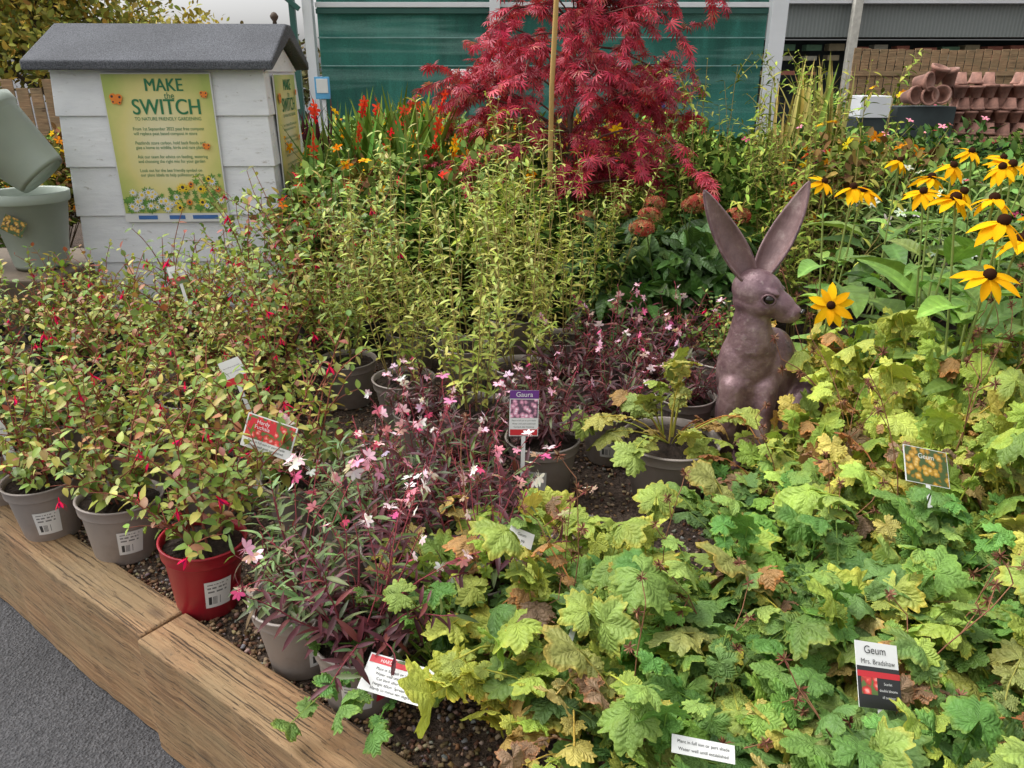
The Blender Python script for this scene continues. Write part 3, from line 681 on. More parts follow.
# ------------------------------------------------------------------ hare statue
def hare():
    e=empty('hare_statue',(.79,2.30,SOIL))
    m,nt,b=newmat('patinated_resin')
    f=noise(nt,9,7,rough=.7); f2=noise(nt,55,4); f3=noise(nt,3.5,4)
    c=ramp(nt,f,[(.32,(.06,.035,.04)),(.48,(.16,.09,.095)),(.6,(.25,.16,.16)),(.72,(.42,.32,.30))]); c=mix(nt,ramp(nt,f3,[(.45,0.),(.7,.5)]),c,(.14,.078,.115))
    c=mix(nt,ramp(nt,f2,[(.58,0.),(.72,.4)]),c,(.40,.33,.30))
    nt.links.new(c,b.inputs['Base Color']); nt.links.new(ramp(nt,f,[(.3,.24),(.7,.5)]),b.inputs['Roughness']); b.inputs['Metallic'].default_value=.3
    bump(nt,b,math_(nt,'ADD',f,math_(nt,'MULTIPLY',f2,.6)),.5,.008)
    bm=bmesh.new()
    def ell(c,r,rot=(0,0,0)):
        bmesh.ops.create_icosphere(bm,subdivisions=3,radius=1,matrix=Matrix.Translation(c)@Euler(rot).to_matrix().to_4x4()@Matrix.Diagonal((*r,1)))
    def cap(a,b_,r0,r1,n=12):
        a=Vector(a); b_=Vector(b_)
        for i in range(n+1):
            t=i/n; bmesh.ops.create_icosphere(bm,subdivisions=2,radius=r0+(r1-r0)*t,matrix=Matrix.Translation(a.lerp(b_,t)))
    ell((.12,.12,.20),(.13,.15,.18),(0,.1,0)); ell((.125,-.035,.20),(.10,.078,.165),(0,.35,0)); ell((-.01,.12,.17),(.08,.12,.14))
    ell((.06,.07,.29),(.12,.12,.15),(0,.6,0)); ell((.00,.02,.34),(.11,.10,.18),(0,.28,0)); ell((-.045,-.005,.40),(.095,.082,.15),(0,.12,0))
    cap((-.045,-.01,.46),(-.055,-.02,.60),.078,.047)
    ell((-.065,-.04,.30),(.065,.055,.15),(0,-.05,0))
    cap((-.095,-.055,.34),(-.115,-.09,.18),.048,.031); cap((-.115,-.09,.18),(-.11,-.10,.03),.031,.024); ell((-.105,-.12,.022),(.028,.048,.024))
    cap((.00,-.06,.34),(-.015,-.12,.18),.046,.029); cap((-.015,-.12,.18),(-.005,-.125,.03),.029,.023); ell((.0,-.145,.022),(.028,.048,.024))
    ell((.10,-.10,.03),(.04,.12,.032),(0,0,.2)); ell((-.05,.06,.035),(.04,.1,.035)); ell((.24,.24,.14),(.045,.045,.045))
    H=Vector((-.040,-.03,.635)); f_=Vector((.86,-.48,-.18)).normalized(); yaw=math.atan2(f_.y,f_.x)
    Rm=Matrix.Rotation(yaw,4,'Z')@Matrix.Rotation(.24,4,'Y'); S=1.13
    def hp(x,y,z): return H+(Rm@(Vector((x,y,z))*S))
    def hell(c,r,tilt=0):
        bmesh.ops.create_icosphere(bm,subdivisions=3,radius=1,matrix=Matrix.Translation(hp(*c))@Rm@Matrix.Rotation(tilt,4,'Y')@Matrix.Diagonal((*[q*S for q in r],1)))
    hell((-.01,0,.008),(.070,.050,.058)); hell((.045,0,-.008),(.06,.035,.040),.15); hell((.088,0,-.02),(.030,.027,.027)); hell((-.01,0,-.03),(.055,.045,.04))
    hell((.098,0,-.010),(.02,.020,.018)); hell((.02,.03,-.015),(.035,.02,.03)); hell((.02,-.03,-.015),(.035,.02,.03)); hell((.075,0,-.040),(.022,.018,.012))
    hell((.028,.036,.027),(.028,.011,.010)); hell((.028,-.036,.027),(.028,.011,.010))
    body=obj('body',bm,[m],e)
    r=body.modifiers.new('remesh','REMESH'); r.mode='VOXEL'; r.voxel_size=.005; r.use_smooth_shade=True
    s=body.modifiers.new('smooth','SMOOTH'); s.factor=.6; s.iterations=8
    me_=simple('eye_gloss',(.012,.008,.006),.08,.1,9,0)
    for sy in (-1,1):
        c=hp(.032,sy*.039,.008)
        bm=bmesh.new(); bmesh.ops.create_uvsphere(bm,u_segments=20,v_segments=12,radius=.0165)
        for f1 in bm.faces: f1.smooth=True
        obj('eye',bm,[me_],e,loc=c)
        bm=bmesh.new(); ring=[]
        for i in range(24):
            a=i/24*6.283; ring.append([bm.verts.new((math.cos(a)*(.019+.004*math.cos(bb)),.004*math.sin(bb),math.sin(a)*.0145+math.sin(a)*.004*math.cos(bb))) for bb in (0,1.57,3.14,4.71)])
        for i in range(24):
            for j in range(4): f1=bm.faces.new((ring[i][j],ring[(i+1)%24][j],ring[(i+1)%24][(j+1)%4],ring[i][(j+1)%4])); f1.smooth=True
        obj('eyelid',bm,[m],e,loc=hp(.032,sy*.046,.008),rot=(0,.2,yaw+(.25 if sy<0 else -.25)))
    for k,(cx,cy,cz,rr) in enumerate(((.118,.008,-.004,.006),(.118,-.008,-.004,.006))):
        bm=bmesh.new(); bmesh.ops.create_uvsphere(bm,u_segments=10,v_segments=6,radius=rr)
        obj('nostril',bm,[me_],e,loc=hp(cx,cy,cz))
    m2,nt,b=newmat('ear_inner'); f=noise(nt,12,6,rough=.7); nt.links.new(ramp(nt,f,[(.3,(.10,.055,.055)),(.55,(.20,.12,.115)),(.7,(.36,.27,.25))]),b.inputs['Base Color']); b.inputs['Roughness'].default_value=.5; bump(nt,b,noise(nt,30,4,vscale=(6,6,1)),.4,.006)
    def ear(base,tip,face,wmax,bow):
        base=Vector(base); tip=Vector(tip); ax=(tip-base); L=ax.length; y=ax.normalized(); z=Vector(face); z=(z-y*z.dot(y)).normalized(); x=y.cross(z)
        bm=bmesh.new(); rows=20; cols=10; vs=[]
        for i in range(rows+1):
            t=i/rows; wd=wmax*(max(.0,math.sin(math.pi*min(1,(t*.93+.07))**.82))**.75)
            if t<.15: wd=max(wd,wmax*.45)
            cup=2.3-1.1*t
            row=[]
            for j in range(cols+1):
                s=(j/cols-.5)*2; a=s*cup*.75
                px=wd*math.sin(a)/max(.3,math.sin(min(1.57,cup*.75))); pz=wd*(math.cos(a)-1)*-.85
                row.append(bm.verts.new(base+y*(t*L)+x*px+z*(pz-wd*.3+bow*math.sin(t*math.pi))))
            vs.append(row)
        for i in range(rows):
            for j in range(cols):
                f1=bm.faces.new((vs[i][j],vs[i][j+1],vs[i+1][j+1],vs[i+1][j])); f1.smooth=True
        o=obj('ear',bm,[m2,m],e); so=o.modifiers.new('solid','SOLIDIFY'); so.thickness=.009; so.offset=0; so.material_offset_rim=1
        ss=o.modifiers.new('sub','SUBSURF'); ss.levels=1; ss.render_levels=1
    ear((-.070,-.02,.672),(-.235,-.02,.945),(.35,-1,.15),.043,-.012)
    ear((-.035,.0,.68),(.080,.02,.965),(-.75,-.8,.15),.043,-.012)
hare()
# ------------------------------------------------------------------ flat cards: tags / posters
M_white=simple('card_white',(.70,.70,.68),.4,.03,9,0); M_ink=simple('ink_dark',(.03,.03,.03),.5,.05,9,0)
M_tred=simple('card_red',(.55,.02,.03),.4,.05,9,0); M_tblk=simple('card_black',(.02,.02,.022),.4,.05,9,0); M_purple=simple('card_purple',(.12,.02,.2),.4,.05,9,0)
def photomat(name,c1,c2,c3,sc=60):
    m,nt,b=newmat(name); v=N(nt,'ShaderNodeTexVoronoi'); v.inputs['Scale'].default_value=sc; tc=N(nt,'ShaderNodeTexCoord'); nt.links.new(tc.outputs['Object'],v.inputs['Vector'])
    n2=noise(nt,sc*2.2,4)
    c=ramp(nt,math_(nt,'ADD',v.outputs['Distance'],math_(nt,'MULTIPLY',math_(nt,'SUBTRACT',n2,.5),.6)),[(.1,c3),(.3,c1),(.5,tuple(x*.5 for x in c1)),(.6,c2)]); nt.links.new(c,b.inputs['Base Color']); b.inputs['Roughness'].default_value=.35; return m
PH_red=photomat('photo_red_flowers',(.75,.06,.05),(.10,.16,.04),(.9,.45,.4)); PH_pink=photomat('photo_pink_flowers',(.8,.35,.5),(.12,.06,.1),(.95,.85,.9),70); PH_yel=photomat('photo_yellow_flowers',(.55,.30,.04),(.06,.10,.03),(.7,.5,.2))
CM=[M_white,M_ink,M_tred,M_tblk,PH_red,PH_pink,PH_yel,M_purple]
def card(name,w_,h,quads,loc,rot,stake=.12,base=0,parent=None,texts=()):
    bm=bmesh.new(); box(bm,-w_/2,w_/2,0,.0012,-h/2,h/2,base)
    if stake: box(bm,-.006,.006,.0002,.001,-h/2-stake,-h/2-.0001,base)
    for k,(x0,z0,x1,z1,mi) in enumerate(quads):
        y=-.0006-.0002*k
        vs=[bm.verts.new(p) for p in ((x0*w_,y,z0*h),(x1*w_,y,z0*h),(x1*w_,y,z1*h),(x0*w_,y,z1*h))]; f=bm.faces.new(vs); f.material_index=mi
    o=obj(name,bm,CM,parent,loc,rot)
    for s,x,z,size,mi in texts:
        cu=bpy.data.curves.new('lettering','FONT'); cu.body=s; cu.size=size; cu.align_x='CENTER'; cu.materials.append(CM[mi])
        t=bpy.data.objects.new('lettering',cu); t.location=(x*w_,-.0006-.0002*(len(quads)+1),z*h); t.rotation_euler=(math.pi/2,0,0); link(t,o)
    return o
def tl(lines_,z0,dz,size,mi=1,x=0): return [(s,x,z0-dz*i,size,mi) for i,s in enumerate(lines_)]
care=['Plant in full sun or part shade','Water well until established','Cut back after flowering','Height 60cm  Spread 40cm','Hardy to minus ten degrees']
card('plant_label',.135,.085,[(-.47,-.2,.47,.47,4),(-.42,.08,.1,.4,2)],(-.60,1.72,.735),(-.35,.22,-.25),.1,texts=tl(['Hardy','Fuchsia'],.27,.15,.014,0,-.16)+tl(care[:2],-.30,.12,.0085))
card('plant_label',.085,.135,[(-.47,-.1,.47,.30,5),(-.5,.32,.5,.5,7),(-.47,-.48,.47,-.35,2)],(.035,2.05,.65),(-.25,.05,.1),.12,texts=[('Gaura',0,.36,.02,0)]+tl(care[:3],-.17,.07,.006))
card('plant_label',.13,.07,[(-.48,.26,.1,.46,2)],(-.215,1.13,.52),(-1.1,.12,-.25),.0,texts=tl(care[:5],.10,.13,.0075)+[('HARDY',-.2,.31,.009,0)])
card('plant_label',.085,.105,[(-.5,-.5,.5,.12,3),(-.42,-.3,-.05,.02,4),(-.5,-.04,.5,.05,2)],(.615,1.02,.63),(-.75,.28,.15),.03,texts=[('Geum',-.05,.32,.018,1),('Mrs. Bradshaw',0,.16,.0115,1)]+tl(['Scarlet','double blooms','all summer'],-.14,.1,.006,0,.2))
card('plant_label',.12,.09,[(-.48,-.48,.48,.48,6)],(.985,1.63,.70),(-.75,.25,.1),.1,texts=[('Geum',0,.2,.018,0)])
card('plant_label',.035,.13,[],(-1.49,2.04,.56),(-.2,-.2,.2),.1,texts=tl(['Fuchsia','Hardy','Mixed','£9.99'],.3,.2,.009))
card('plant_label',.10,.028,[],(.30,.91,.585),(-1.1,.15,-.1),0,texts=tl(care[:2],.1,.4,.007))
card('plant_label',.07,.08,[(-.5,-.5,.5,-.2,2)],(-.85,2.2,.72),(-.3,-.35,.1),.12,texts=tl(care[:2],.2,.2,.0045))
card('plant_label',.07,.07,[(-.5,-.5,.5,-.1,4)],(-1.26,2.86,.86),(-.3,-.25,.1),.12,texts=tl(care[:2],.2,.2,.0045))
card('plant_label',.06,.035,[],(.02,1.45,.62),(-.8,.5,.1),.05,texts=tl(['Geum','£6.99'],.1,.4,.009))
card('plant_label',.05,.03,[(-.5,-.5,.5,.5,2)],(.13,1.25,.57),(-.8,.6,.1),.05)
# ------------------------------------------------------------------ beehive composter
def hive():
    e=empty('beehive_composter',(-1.225,4.10,0)); e.rotation_euler=(0,0,math.radians(3))
    m,nt,b=newmat('weathered_white_paint')
    f=noise(nt,4,7,vscale=(1,1,3),rough=.7); f2=noise(nt,60,4,vscale=(.15,.15,1)); f3=noise(nt,14,6,vscale=(1,1,2.5),rough=.75)
    c=ramp(nt,f,[(.3,(.70,.71,.73)),(.65,(.82,.83,.84))]); c=mix(nt,ramp(nt,f3,[(.60,0.),(.69,.85)]),c,(.38,.35,.31)); c=mix(nt,ramp(nt,f2,[(.62,0.),(.75,.25)]),c,(.4,.38,.35))
    nt.links.new(c,b.inputs['Base Color']); b.inputs['Roughness'].default_value=.6; bump(nt,b,math_(nt,'ADD',f2,f3),.35,.005)
    W=1.02; D=.74; zs=[1.60,1.365,1.12,.875,.63,.385,.33]
    for i in range(len(zs)-1):
        bm=bmesh.new(); z1,z0=zs[i],zs[i+1]; o0=.012; o1=.0
        V=[bm.verts.new(p) for p in ((-W-o0,-o0,z0),(o0,-o0,z0),(o0,D+o0,z0),(-W-o0,D+o0,z0),(-W+o1,o1,z1),(-o1,o1,z1),(-o1,D,z1),(-W+o1,D,z1))]
        for q in ((0,1,5,4),(1,2,6,5),(2,3,7,6),(3,0,4,7),(4,5,6,7),(3,2,1,0)): bm.faces.new([V[k] for k in q])
        obj('board_tier',bm,[m],e,bev=.004)
    mr,nt,b=newmat('mineral_roof_felt'); f=noise(nt,180,3); f2=noise(nt,3,4)
    c=ramp(nt,f,[(.35,(.035,.038,.045)),(.65,(.13,.135,.15))]); c=mix(nt,1.,c,ramp(nt,f2,[(.3,.75),(.7,1.15)]),'MULTIPLY'); nt.links.new(c,b.inputs['Base Color']); b.inputs['Roughness'].default_value=.85; bump(nt,b,f,.8,.006)
    ov=.07; x0,x1=-W-.09,ov; y0,y1=-.09,D+.09; yr=D/2; ze=1.575; zr=1.80; th=.045
    bm=bmesh.new(); prof=[(y0,ze),(y0,ze+th),(yr-.05,zr),(yr+.05,zr),(y1,ze+th),(y1,ze),(yr,zr-.07)]
    a=[bm.verts.new((x0,y,z)) for y,z in prof]; c_=[bm.verts.new((x1,y,z)) for y,z in prof]
    for i in range(7):
        j=(i+1)%7; bm.faces.new((a[i],a[j],c_[j],c_[i])[::-1])
    bm.faces.new(a[::-1]); bm.faces.new(c_)
    bmesh.ops.recalc_face_normals(bm,faces=bm.faces)
    obj('roof',bm,[mr],e,bev=.01,seg=3)
    bm=bmesh.new()
    for x in (-.001,-W-.011):
        V=[]
        for xx in (x,x+.012): V+=[bm.verts.new((xx,y,z)) for y,z in ((y0+.09,ze-.005),(yr,zr-.08),(y1-.09,ze-.005))]
        bm.faces.new(V[:3]); bm.faces.new(V[3:][::-1])
        for i in range(3): j=(i+1)%3; bm.faces.new((V[i],V[j],V[j+3],V[i+3]))
    bmesh.ops.recalc_face_normals(bm,faces=bm.faces)
    obj('gable',bm,[m],e)
    bm=lathe([(0,0),(.012,.004),(.01,.02),(.02,.035),(.022,.045),(.012,.06),(.0,.065)],16); obj('finial',bm,[simple('finial_brown',(.08,.05,.03),.7)],e,loc=(.0,yr,zr-.005))
    mp,nt,b=newmat('poster_print'); tc=N(nt,'ShaderNodeTexCoord'); sp=N(nt,'ShaderNodeSeparateXYZ'); nt.links.new(tc.outputs['Object'],sp.inputs[0])
    xx=math_(nt,'MULTIPLY',sp.outputs[0],3.2); zz=math_(nt,'MULTIPLY',math_(nt,'SUBTRACT',sp.outputs[2],.02),2.3); r=math_(nt,'SQRT',math_(nt,'ADD',math_(nt,'MULTIPLY',xx,xx),math_(nt,'MULTIPLY',zz,zz)))
    c=ramp(nt,math_(nt,'ADD',r,math_(nt,'MULTIPLY',math_(nt,'SUBTRACT',noise(nt,9,3),.5),.3)),[(.1,(.80,.74,.50)),(.65,(.72,.64,.24)),(1.,(.42,.50,.12))]); nt.links.new(c,b.inputs['Base Color']); b.inputs['Roughness'].default_value=.35
    mg=simple('poster_green_ink',(.02,.18,.07),.5,.05,9,0); mo=simple('poster_orange',(.8,.22,.02),.5,.05,9,0); my=simple('poster_yellow',(.85,.6,.03),.5,.05,9,0); mdg=simple('poster_leaf_green',(.12,.28,.04),.5,.4,30,0)
    def poster(parent,W2,H2):
        bm=bmesh.new(); box(bm,-W2/2,W2/2,0,.006,-H2/2,H2/2,0); obj('board',bm,[M_white],parent)
        bm=bmesh.new(); k=.006; vs=[bm.verts.new(p) for p in ((-W2/2+k,-.001,-H2/2+.045),(W2/2-k,-.001,-H2/2+.045),(W2/2-k,-.001,H2/2-k),(-W2/2+k,-.001,H2/2-k))]; bm.faces.new(vs); obj('print',bm,[mp],parent)
        sc=W2/.54
        def txt(s,x,z,size,mat=mg,al='CENTER',sx=.86):
            cu=bpy.data.curves.new('lettering','FONT'); cu.body=s; cu.size=size*sc; cu.align_x=al; cu.materials.append(mat)
            o=bpy.data.objects.new('lettering',cu); o.location=(x*W2,-.003,z*H2); o.rotation_euler=(math.pi/2,0,0); o.scale=(sx,1,1); link(o,parent)
            if size>.05:
                for q in (1,2):
                    o2=bpy.data.objects.new('lettering',cu); o2.location=(x*W2+.0018*q,-.003-.0002*q,z*H2); o2.rotation_euler=(math.pi/2,0,0); o2.scale=(sx,1,1); link(o2,parent)
        txt('MAKE',.06,.385,.085); txt('the',.10,.335,.045); txt('SWITCH',.06,.235,.105); txt('TO NATURE FRIENDLY GARDENING',.06,.195,.0235)
        body=['From 1st September 2022 peat free compost','will replace peat based compost in store','','Peatlands store carbon, hold back floods and','give a home to wildlife, birds and rare plants','','Ask our team for advice on feeding, watering','and choosing the right mix for your garden','','Look out for the bee friendly symbol on','our plant labels to help pollinators thrive']
        for i,s in enumerate(body):
            if s: txt(s,-.28,.13-.031*i,.0225,al='LEFT')
        bm=bmesh.new(); 
        def disc(x,z,r,mi,y,n=10,star=0):
            vs=[bm.verts.new((x+r*math.cos(a)*(1 if not star or i%2 else star),y,z+r*math.sin(a)*(1 if not star or i%2 else star))) for i,a in enumerate([2*math.pi*j/n for j in range(n)])]
            f=bm.faces.new(vs); f.material_index=mi
        y=-.0036
        for i in range(110):
            x=random.uniform(-.46,.46)*W2; z=-H2*.5+.062+random.random()**1.5*.11*(1+1.8*max(0,x/W2)); y-=.00002; disc(x,z,random.uniform(.012,.024)*sc,0,y,12,.45)
        for i in range(40):
            x=random.uniform(-.45,.45)*W2; z=-H2*.5+.068+random.random()*.10*(1+1.7*max(0,x/W2)); y-=.00004; mi=1 if x<.02 else random.choice([1,3,3,2]); r=random.uniform(.014,.027)*sc; disc(x,z,r,mi,y,20,.5); y-=.00004; disc(x,z,r*.35,3 if mi==1 else 4,y,8)
        for bx,bz,s in ((-.38,.33,.026),(.42,.36,.016),(.38,.02,.016)):
            for k,(dx,dz,rr) in enumerate(((.5,.35,.7),(.4,-.4,.5),(-.5,.45,.7),(-.45,-.3,.5))):
                y-=.00005; disc(bx*W2+dx*s,bz*H2+dz*s,s*rr,2,y,10); y-=.00005; disc(bx*W2+dx*s*1.4,bz*H2+dz*s*1.3,s*rr*.35,4,y,8)
        obj('flower_artwork',bm,[mdg,M_white,mo,my,M_ink],parent)
        bm=bmesh.new(); 
        for x,wd in ((-.28,.12),(.0,.10),(.27,.16)):
            vs=[bm.verts.new((x*W2+a,-.0015,-H2/2+.024+c2)) for a,c2 in ((-wd*.4,-.01),(wd*.4,-.01),(wd*.4,.01),(-wd*.4,.01))]; bm.faces.new(vs)
        obj('sponsor_strip',bm,[simple('logo_blue',(.05,.15,.4),.4)],parent)
    p=bpy.data.objects.new('poster',None); link(p,e); p.location=(-.515,-.022,1.205); poster(p,.53,.72)
    p=bpy.data.objects.new('side_poster',None); link(p,e); p.location=(.022,.36,1.205); p.rotation_euler=(0,0,math.pi/2); poster(p,.5,.71)
hive()
def bigpot(R,H): 
    return lathe([(0,.02),(.62*R,.02),(.66*R,0),(.70*R,.02),(.97*R,H*.86),(1.03*R,H*.865),(1.05*R,H*.88),(1.07*R,H*.99),(1.04*R,H),(.99*R,H*.985),(.95*R,H*.8),(.66*R,.05),(0,.05)],56)
obj('sage_planter',bigpot(.18,.38),[M_sage],loc=(-2.42,3.93,.64)); obj('sage_planter',bigpot(.18,.36),[M_sage],loc=(-2.27,3.85,1.10),rot=(.15,-.7,-.1))
obj('sage_planter',bigpot(.185,.38),[M_sage],loc=(-2.90,3.95,.64))
card('price_tag',.10,.08,[],(-2.40,3.735,.88),(-.1,.5,.1),0,base=6,texts=[('£19.99',0,-.1,.03,1)])
bm=bmesh.new(); box(bm,-3.4,-2.22,3.65,4.4,SOIL,.635); obj('display_bench',bm,[simple('bench_wood',(.12,.09,.06),.8)],bev=.01)
# ------------------------------------------------------------------ background structures
M_steel=simple('white_steel',(.70,.71,.72),.45,.05,4,.02); M_dark=simple('dark_interior',(.03,.04,.04),.9,.4,3,0)
def mesh_mat():
    m,nt,b=newmat('green_shade_netting'); f=noise(nt,2,5,vscale=(3,1,.5)); f2=noise(nt,.7,4,vscale=(1,1,1)); f3=noise(nt,1.2,3,vscale=(.3,1,6)); wv=noise(nt,120,2)
    c=ramp(nt,f,[(.25,(.010,.07,.055)),(.55,(.018,.135,.10)),(.8,(.04,.23,.18))]); c=mix(nt,ramp(nt,f2,[(.42,0.),(.6,.6)]),c,(.045,.24,.19)); c=mix(nt,ramp(nt,f3,[(.5,0.),(.62,.45)]),c,(.20,.37,.32))
    c=mix(nt,1.,c,ramp(nt,wv,[(.4,.8),(.6,1.15)]),'MULTIPLY')
    nt.links.new(c,b.inputs['Base Color']); b.inputs['Roughness'].default_value=.75
    bump(nt,b,f,.5,.04); return m
e=empty('canopy_structure',(0,9,0))
def bx(name,parent,mats,x0,x1,y0,y1,z0,z1,bev=.004,rot=(0,0,0),loc=(0,0,0)):
    bm=bmesh.new(); box(bm,x0,x1,y0,y1,z0,z1); return obj(name,bm,mats,parent,loc,rot,bev)
for i,(x,wd) in enumerate(((-2.14,.10),(-.18,.11),(2.80,.17))): bx('post',e,[M_steel],x-wd/2,x+wd/2,-.06,.06,0,3.6)
M_gsteel=simple('green_steel',(.02,.09,.07),.5,.1,4,0)
for z in (2.14,3.0): bx('rail',e,[M_gsteel],-2.08,2.72,.065,.10,z,z+.05)
bx('rail_white',e,[M_steel],-2.08,2.72,.05,.09,2.20,2.25)
for z in (1.62,1.9): bx('rail_thin',e,[simple('rail_grey',(.16,.30,.27),.5)],-2.08,2.72,.06,.08,z,z+.014)
bm=bmesh.new(); nx=140
vs=[[bm.verts.new((-2.08+4.8*i/nx,.13+.006*math.sin(i*.7)+.02*math.sin(i*.17+j*1.3)+.01*math.sin(i*.41+j*2),.25+j*.4)) for i in range(nx+1)] for j in range(9)]
for j in range(8):
    for i in range(nx): f=bm.faces.new((vs[j][i],vs[j][i+1],vs[j+1][i+1],vs[j+1][i])); f.smooth=True
obj('shade_netting',bm,[mesh_mat()],e)
bx('canopy_beam',e,[M_steel],-2.6,3.1,-.05,.1,3.6,3.75)
bx('downpipe',e,[M_gsteel],-2.32,-2.26,-.1,-.04,0,3.6); 
bx('brace',e,[M_gsteel],-.025,.025,-.02,.02,0,.9,loc=(-2.9,-.1,2.75),rot=(0,math.radians(130),0))
bx('shelf',e,[M_steel],-.65,-.3,-.3,-.12,1.50,1.52); bx('shelf_leg',e,[M_gsteel],-.50,-.46,-.22,-.18,0,1.499)
for i in range(4): 
    o=obj('shelf_pot',lathe([(0,0),(.03,0),(.042,.075),(.037,.075),(.0,.06)],16),[M_white],e,loc=(-.6+i*.09,-.2,1.52))
s=empty('notice_sign',(-2.0,8.75,0)); bx('post',s,[M_steel],-.02,.02,0,.03,0,1.5); bx('panel',s,[simple('sign_blue',(.1,.35,.6),.4)],-.08,.08,-.02,-.005,1.30,1.52); bx('panel_face',s,[M_white],-.06,.06,-.026,-.021,1.36,1.50)
s=empty('notice_sign',(1.55,8.6,0)); bx('post',s,[M_dark],-.02,.02,0,.03,0,1.3); bx('panel',s,[simple('sign_navy',(.03,.06,.2),.4)],-.05,.05,-.02,-.005,1.1,1.45)
b_=empty('garden_centre_building',(9,18,0))
mc,nt,b=newmat('corrugated_grey'); w_=N(nt,'ShaderNodeTexWave'); w_.inputs['Scale'].default_value=4; tc=N(nt,'ShaderNodeTexCoord'); nt.links.new(tc.outputs['Object'],w_.inputs['Vector']); c=mix(nt,w_.outputs['Fac'],(.17,.19,.18),(.22,.24,.23)); nt.links.new(c,b.inputs['Base Color']); b.inputs['Roughness'].default_value=.5; bump(nt,b,w_.outputs['Fac'],.4,.02)
bx('upper_wall',b_,[mc],-4.2,12,0,.2,2.25,2.9); bx('gutter',b_,[M_steel],-4.3,12,-.25,-.01,2.88,3.0); bx('interior',b_,[M_dark],-4.2,12,1.6,1.7,0,2.249)
bx('soffit',b_,[mc],-4.2,12,.201,1.599,2.26,2.3)
for x in (-1.9,2.2,6): bx('column',b_,[simple('column_cream',(.5,.48,.42),.5)],x-.08,x+.08,-.45,-.27,0,3.3)
bm=bmesh.new(); V=[bm.verts.new(p) for p in ((-4.4,-.3,3.01),(12,-.3,3.01),(12,6,3.6),(-4.4,6,3.6))]; bm.faces.new(V); obj('roof',bm,[M_steel],b_)
SM=[simple('stock',c,.7) for c in ((.3,.25,.15),(.1,.2,.12),(.35,.12,.08),(.4,.38,.3),(.12,.12,.14))]
for x in np.arange(-4.,8,.5):
    for z in (1.5,1.8,2.0): 
        bx('stock',b_,[random.choice(SM)],x,x+random.uniform(.2,.4),.6,.9,z,z+random.uniform(.06,.15))
fn=empty('timber_fence',(8.5,14.5,0)); M_f=woodmat('fence_wood',(.34,.20,.10),(.48,.31,.16),(.18,.10,.05))
for i in range(60): 
    z=1.93+random.uniform(-.02,.02); bx('board',fn,[M_f],-2.6+i*.15,-2.6+i*.15+.13,0,.02,.1,z,.003)
bx('rail',fn,[M_f],-2.6,6.4,-.04,-.001,1.5,1.58)
M_ter=simple('terracotta',(.30,.15,.11),.8,.45,8,.15,dirt=(.40,.32,.28))
st=empty('terracotta_pot_stack',(0,8.2,0)); 
bm_=lathe([(0,0),(.07,0),(.105,.17),(.12,.17),(.122,.21),(.1,.21),(.06,.03),(0,.03)],18); tp=tomesh(bm_,'terracotta_pot',[M_ter])
for i in range(24):
    for z in range(3,8):
        for yy in range(2):
            if z==7 and random.random()<.35: continue
            o=bpy.data.objects.new('pot',tp); o.location=(4.45+i*.148+(z%2)*.06+random.uniform(-.01,.01),yy*.16+random.uniform(-.02,.02),.62+z*.118); o.scale=(.6,.6,.57*random.uniform(.9,1.1)); o.rotation_euler=(math.pi if z%2 else 0,0,0); 
            if z%2: o.location.z+=.12
            link(o,st)
for i,(x,z,r) in enumerate(((3.90,1.33,(1.4,.2,.3)),(4.07,1.34,(1.5,-.3,.1)),(4.24,1.33,(1.35,0,-.3)),(3.98,1.47,(1.5,.1,.6)),(4.16,1.47,(.3,.2,0)),(4.32,1.44,(.1,-.2,0)))):
    o=bpy.data.objects.new('pot',tp); o.location=(x,0,z); o.rotation_euler=r; o.scale=(.75,.75,.75); link(o,st)
bx('pallet',st,[M_f],4.4,8.2,-.15,.5,.90,.965); bx('pallet_base',st,[M_dark],4.45,8.1,-.1,.45,0,.899)
bx('crate',st,[M_dark],3.8,4.38,-.12,.2,0,1.25)
bx('white_trough',None,[M_steel],3.4,3.7,8.0,8.3,1.15,1.35).name='white_planter_trough'
bx('stand',None,[M_dark],3.4,3.7,8.02,8.28,0,1.149).name='display_stand'
fn=empty('boundary_fence',(-8,12,0))
for i in range(34): bx('board',fn,[M_f],-3+i*.2,-3+i*.2+.17,0,.02,0,1.35+.12*(i%3==0),.003)
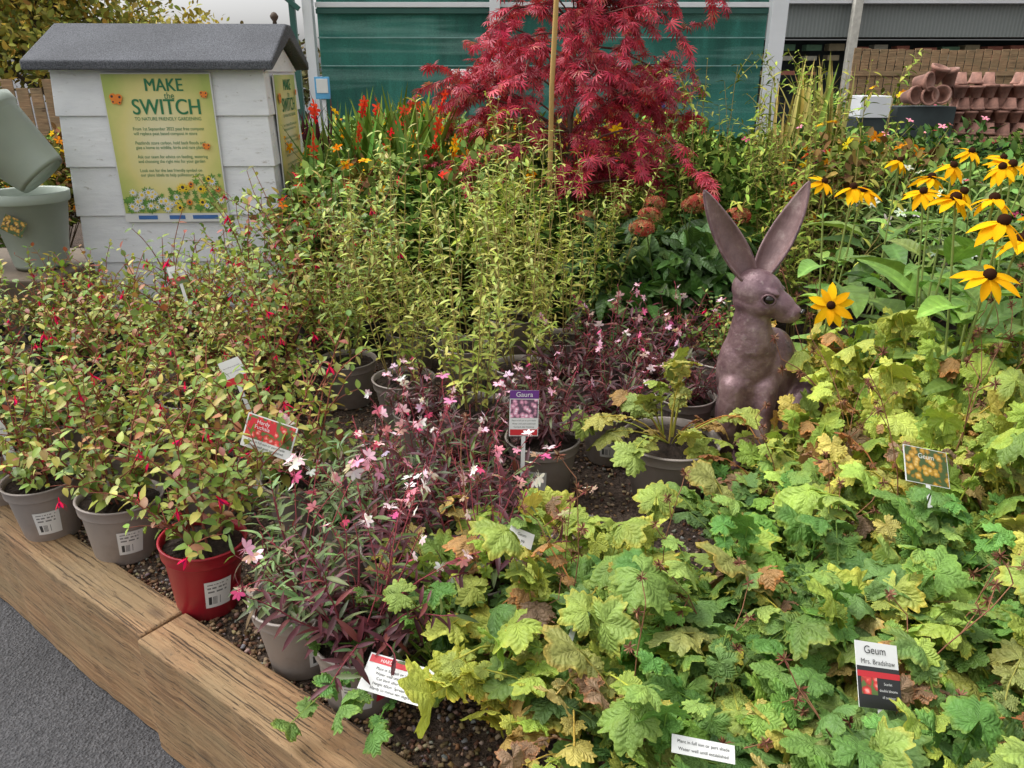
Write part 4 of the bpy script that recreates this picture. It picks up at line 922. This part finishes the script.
def tree(x,y,h,r,pal,n=4200,ls=.13):
    g=Geo(); tr=stem((0,0,0),(0.02,0,1),h*.6,8,0,.05); g.tube(tr,.12,.05,(.10,.08,.06),sides=8); C=[]
    for i in range(26):
        s=rng.uniform(.4,1); p,_=at(tr,np.array([s])); a=rng.uniform(0,6.28); b=stem(p[0],(math.cos(a),math.sin(a),rng.uniform(.3,1.3)),r*rng.uniform(.5,1.1),6,.1,.12); g.tube(b,.035,.01,(.10,.08,.06)); C+=[b[-1],b[-3]]
    C=np.array(C); k=rng.integers(0,len(C),n); off=unit(rng.normal(size=(n,3)))*rng.random((n,1))**.5*r*.33; br=rng.uniform(.6,1.3,len(C))[k][:,None]
    g.inst(T_ov,C[k]+off,basis(off+rng.normal(0,.5,(n,3)),rng.normal(size=(n,3))),ls*rng.uniform(.6,1.3,n),pick(n,pal)*br,5)
    o=bpy.data.objects.new('autumn_tree',g.mesh('tree')); o.location=(x,y,0); link(o)
AU=[(.50,.44,.10,3),(.36,.38,.09,3),(.60,.40,.09,2),(.24,.26,.08,2)]
tree(-7.6,13.5,4.2,1.6,AU,5000); tree(-9.6,14.5,5.4,2.2,AU,5500); tree(-11.2,16,6,2.4,AU); tree(-7.0,18,3.1,1.3,[(.60,.46,.1,3),(.45,.4,.1,2)],3500); tree(-12,13,5,2,[(.2,.26,.08),(.3,.3,.08)])
tree(-4.6,16,2.5,.9,[(.22,.22,.10,2),(.32,.25,.12,1)],2500); tree(-8.3,17,3.4,1.5,[(.35,.36,.10,2),(.5,.42,.12,1)],4000)
for x,y in ((-4.2,5.2),(-3.6,5.6),(-4.8,6),(-2.9,6.3),(-2.2,6.6),(-1.8,7.2),(-3.4,7.2),(-5.4,7.4),(-4.3,7.8)):
    put('background_shrub',sh[random.choice([0,3,5])],x,y,0.1,1.15)
for x,y in ((5.0,10.5),(6,11),(6.8,10.6),(7.7,11.2),(5.6,12),(4.6,11.5)): put('background_shrub',sh[random.choice([0,2,3,5])],x,y,0.1,1.45)
print('geums',cnt)
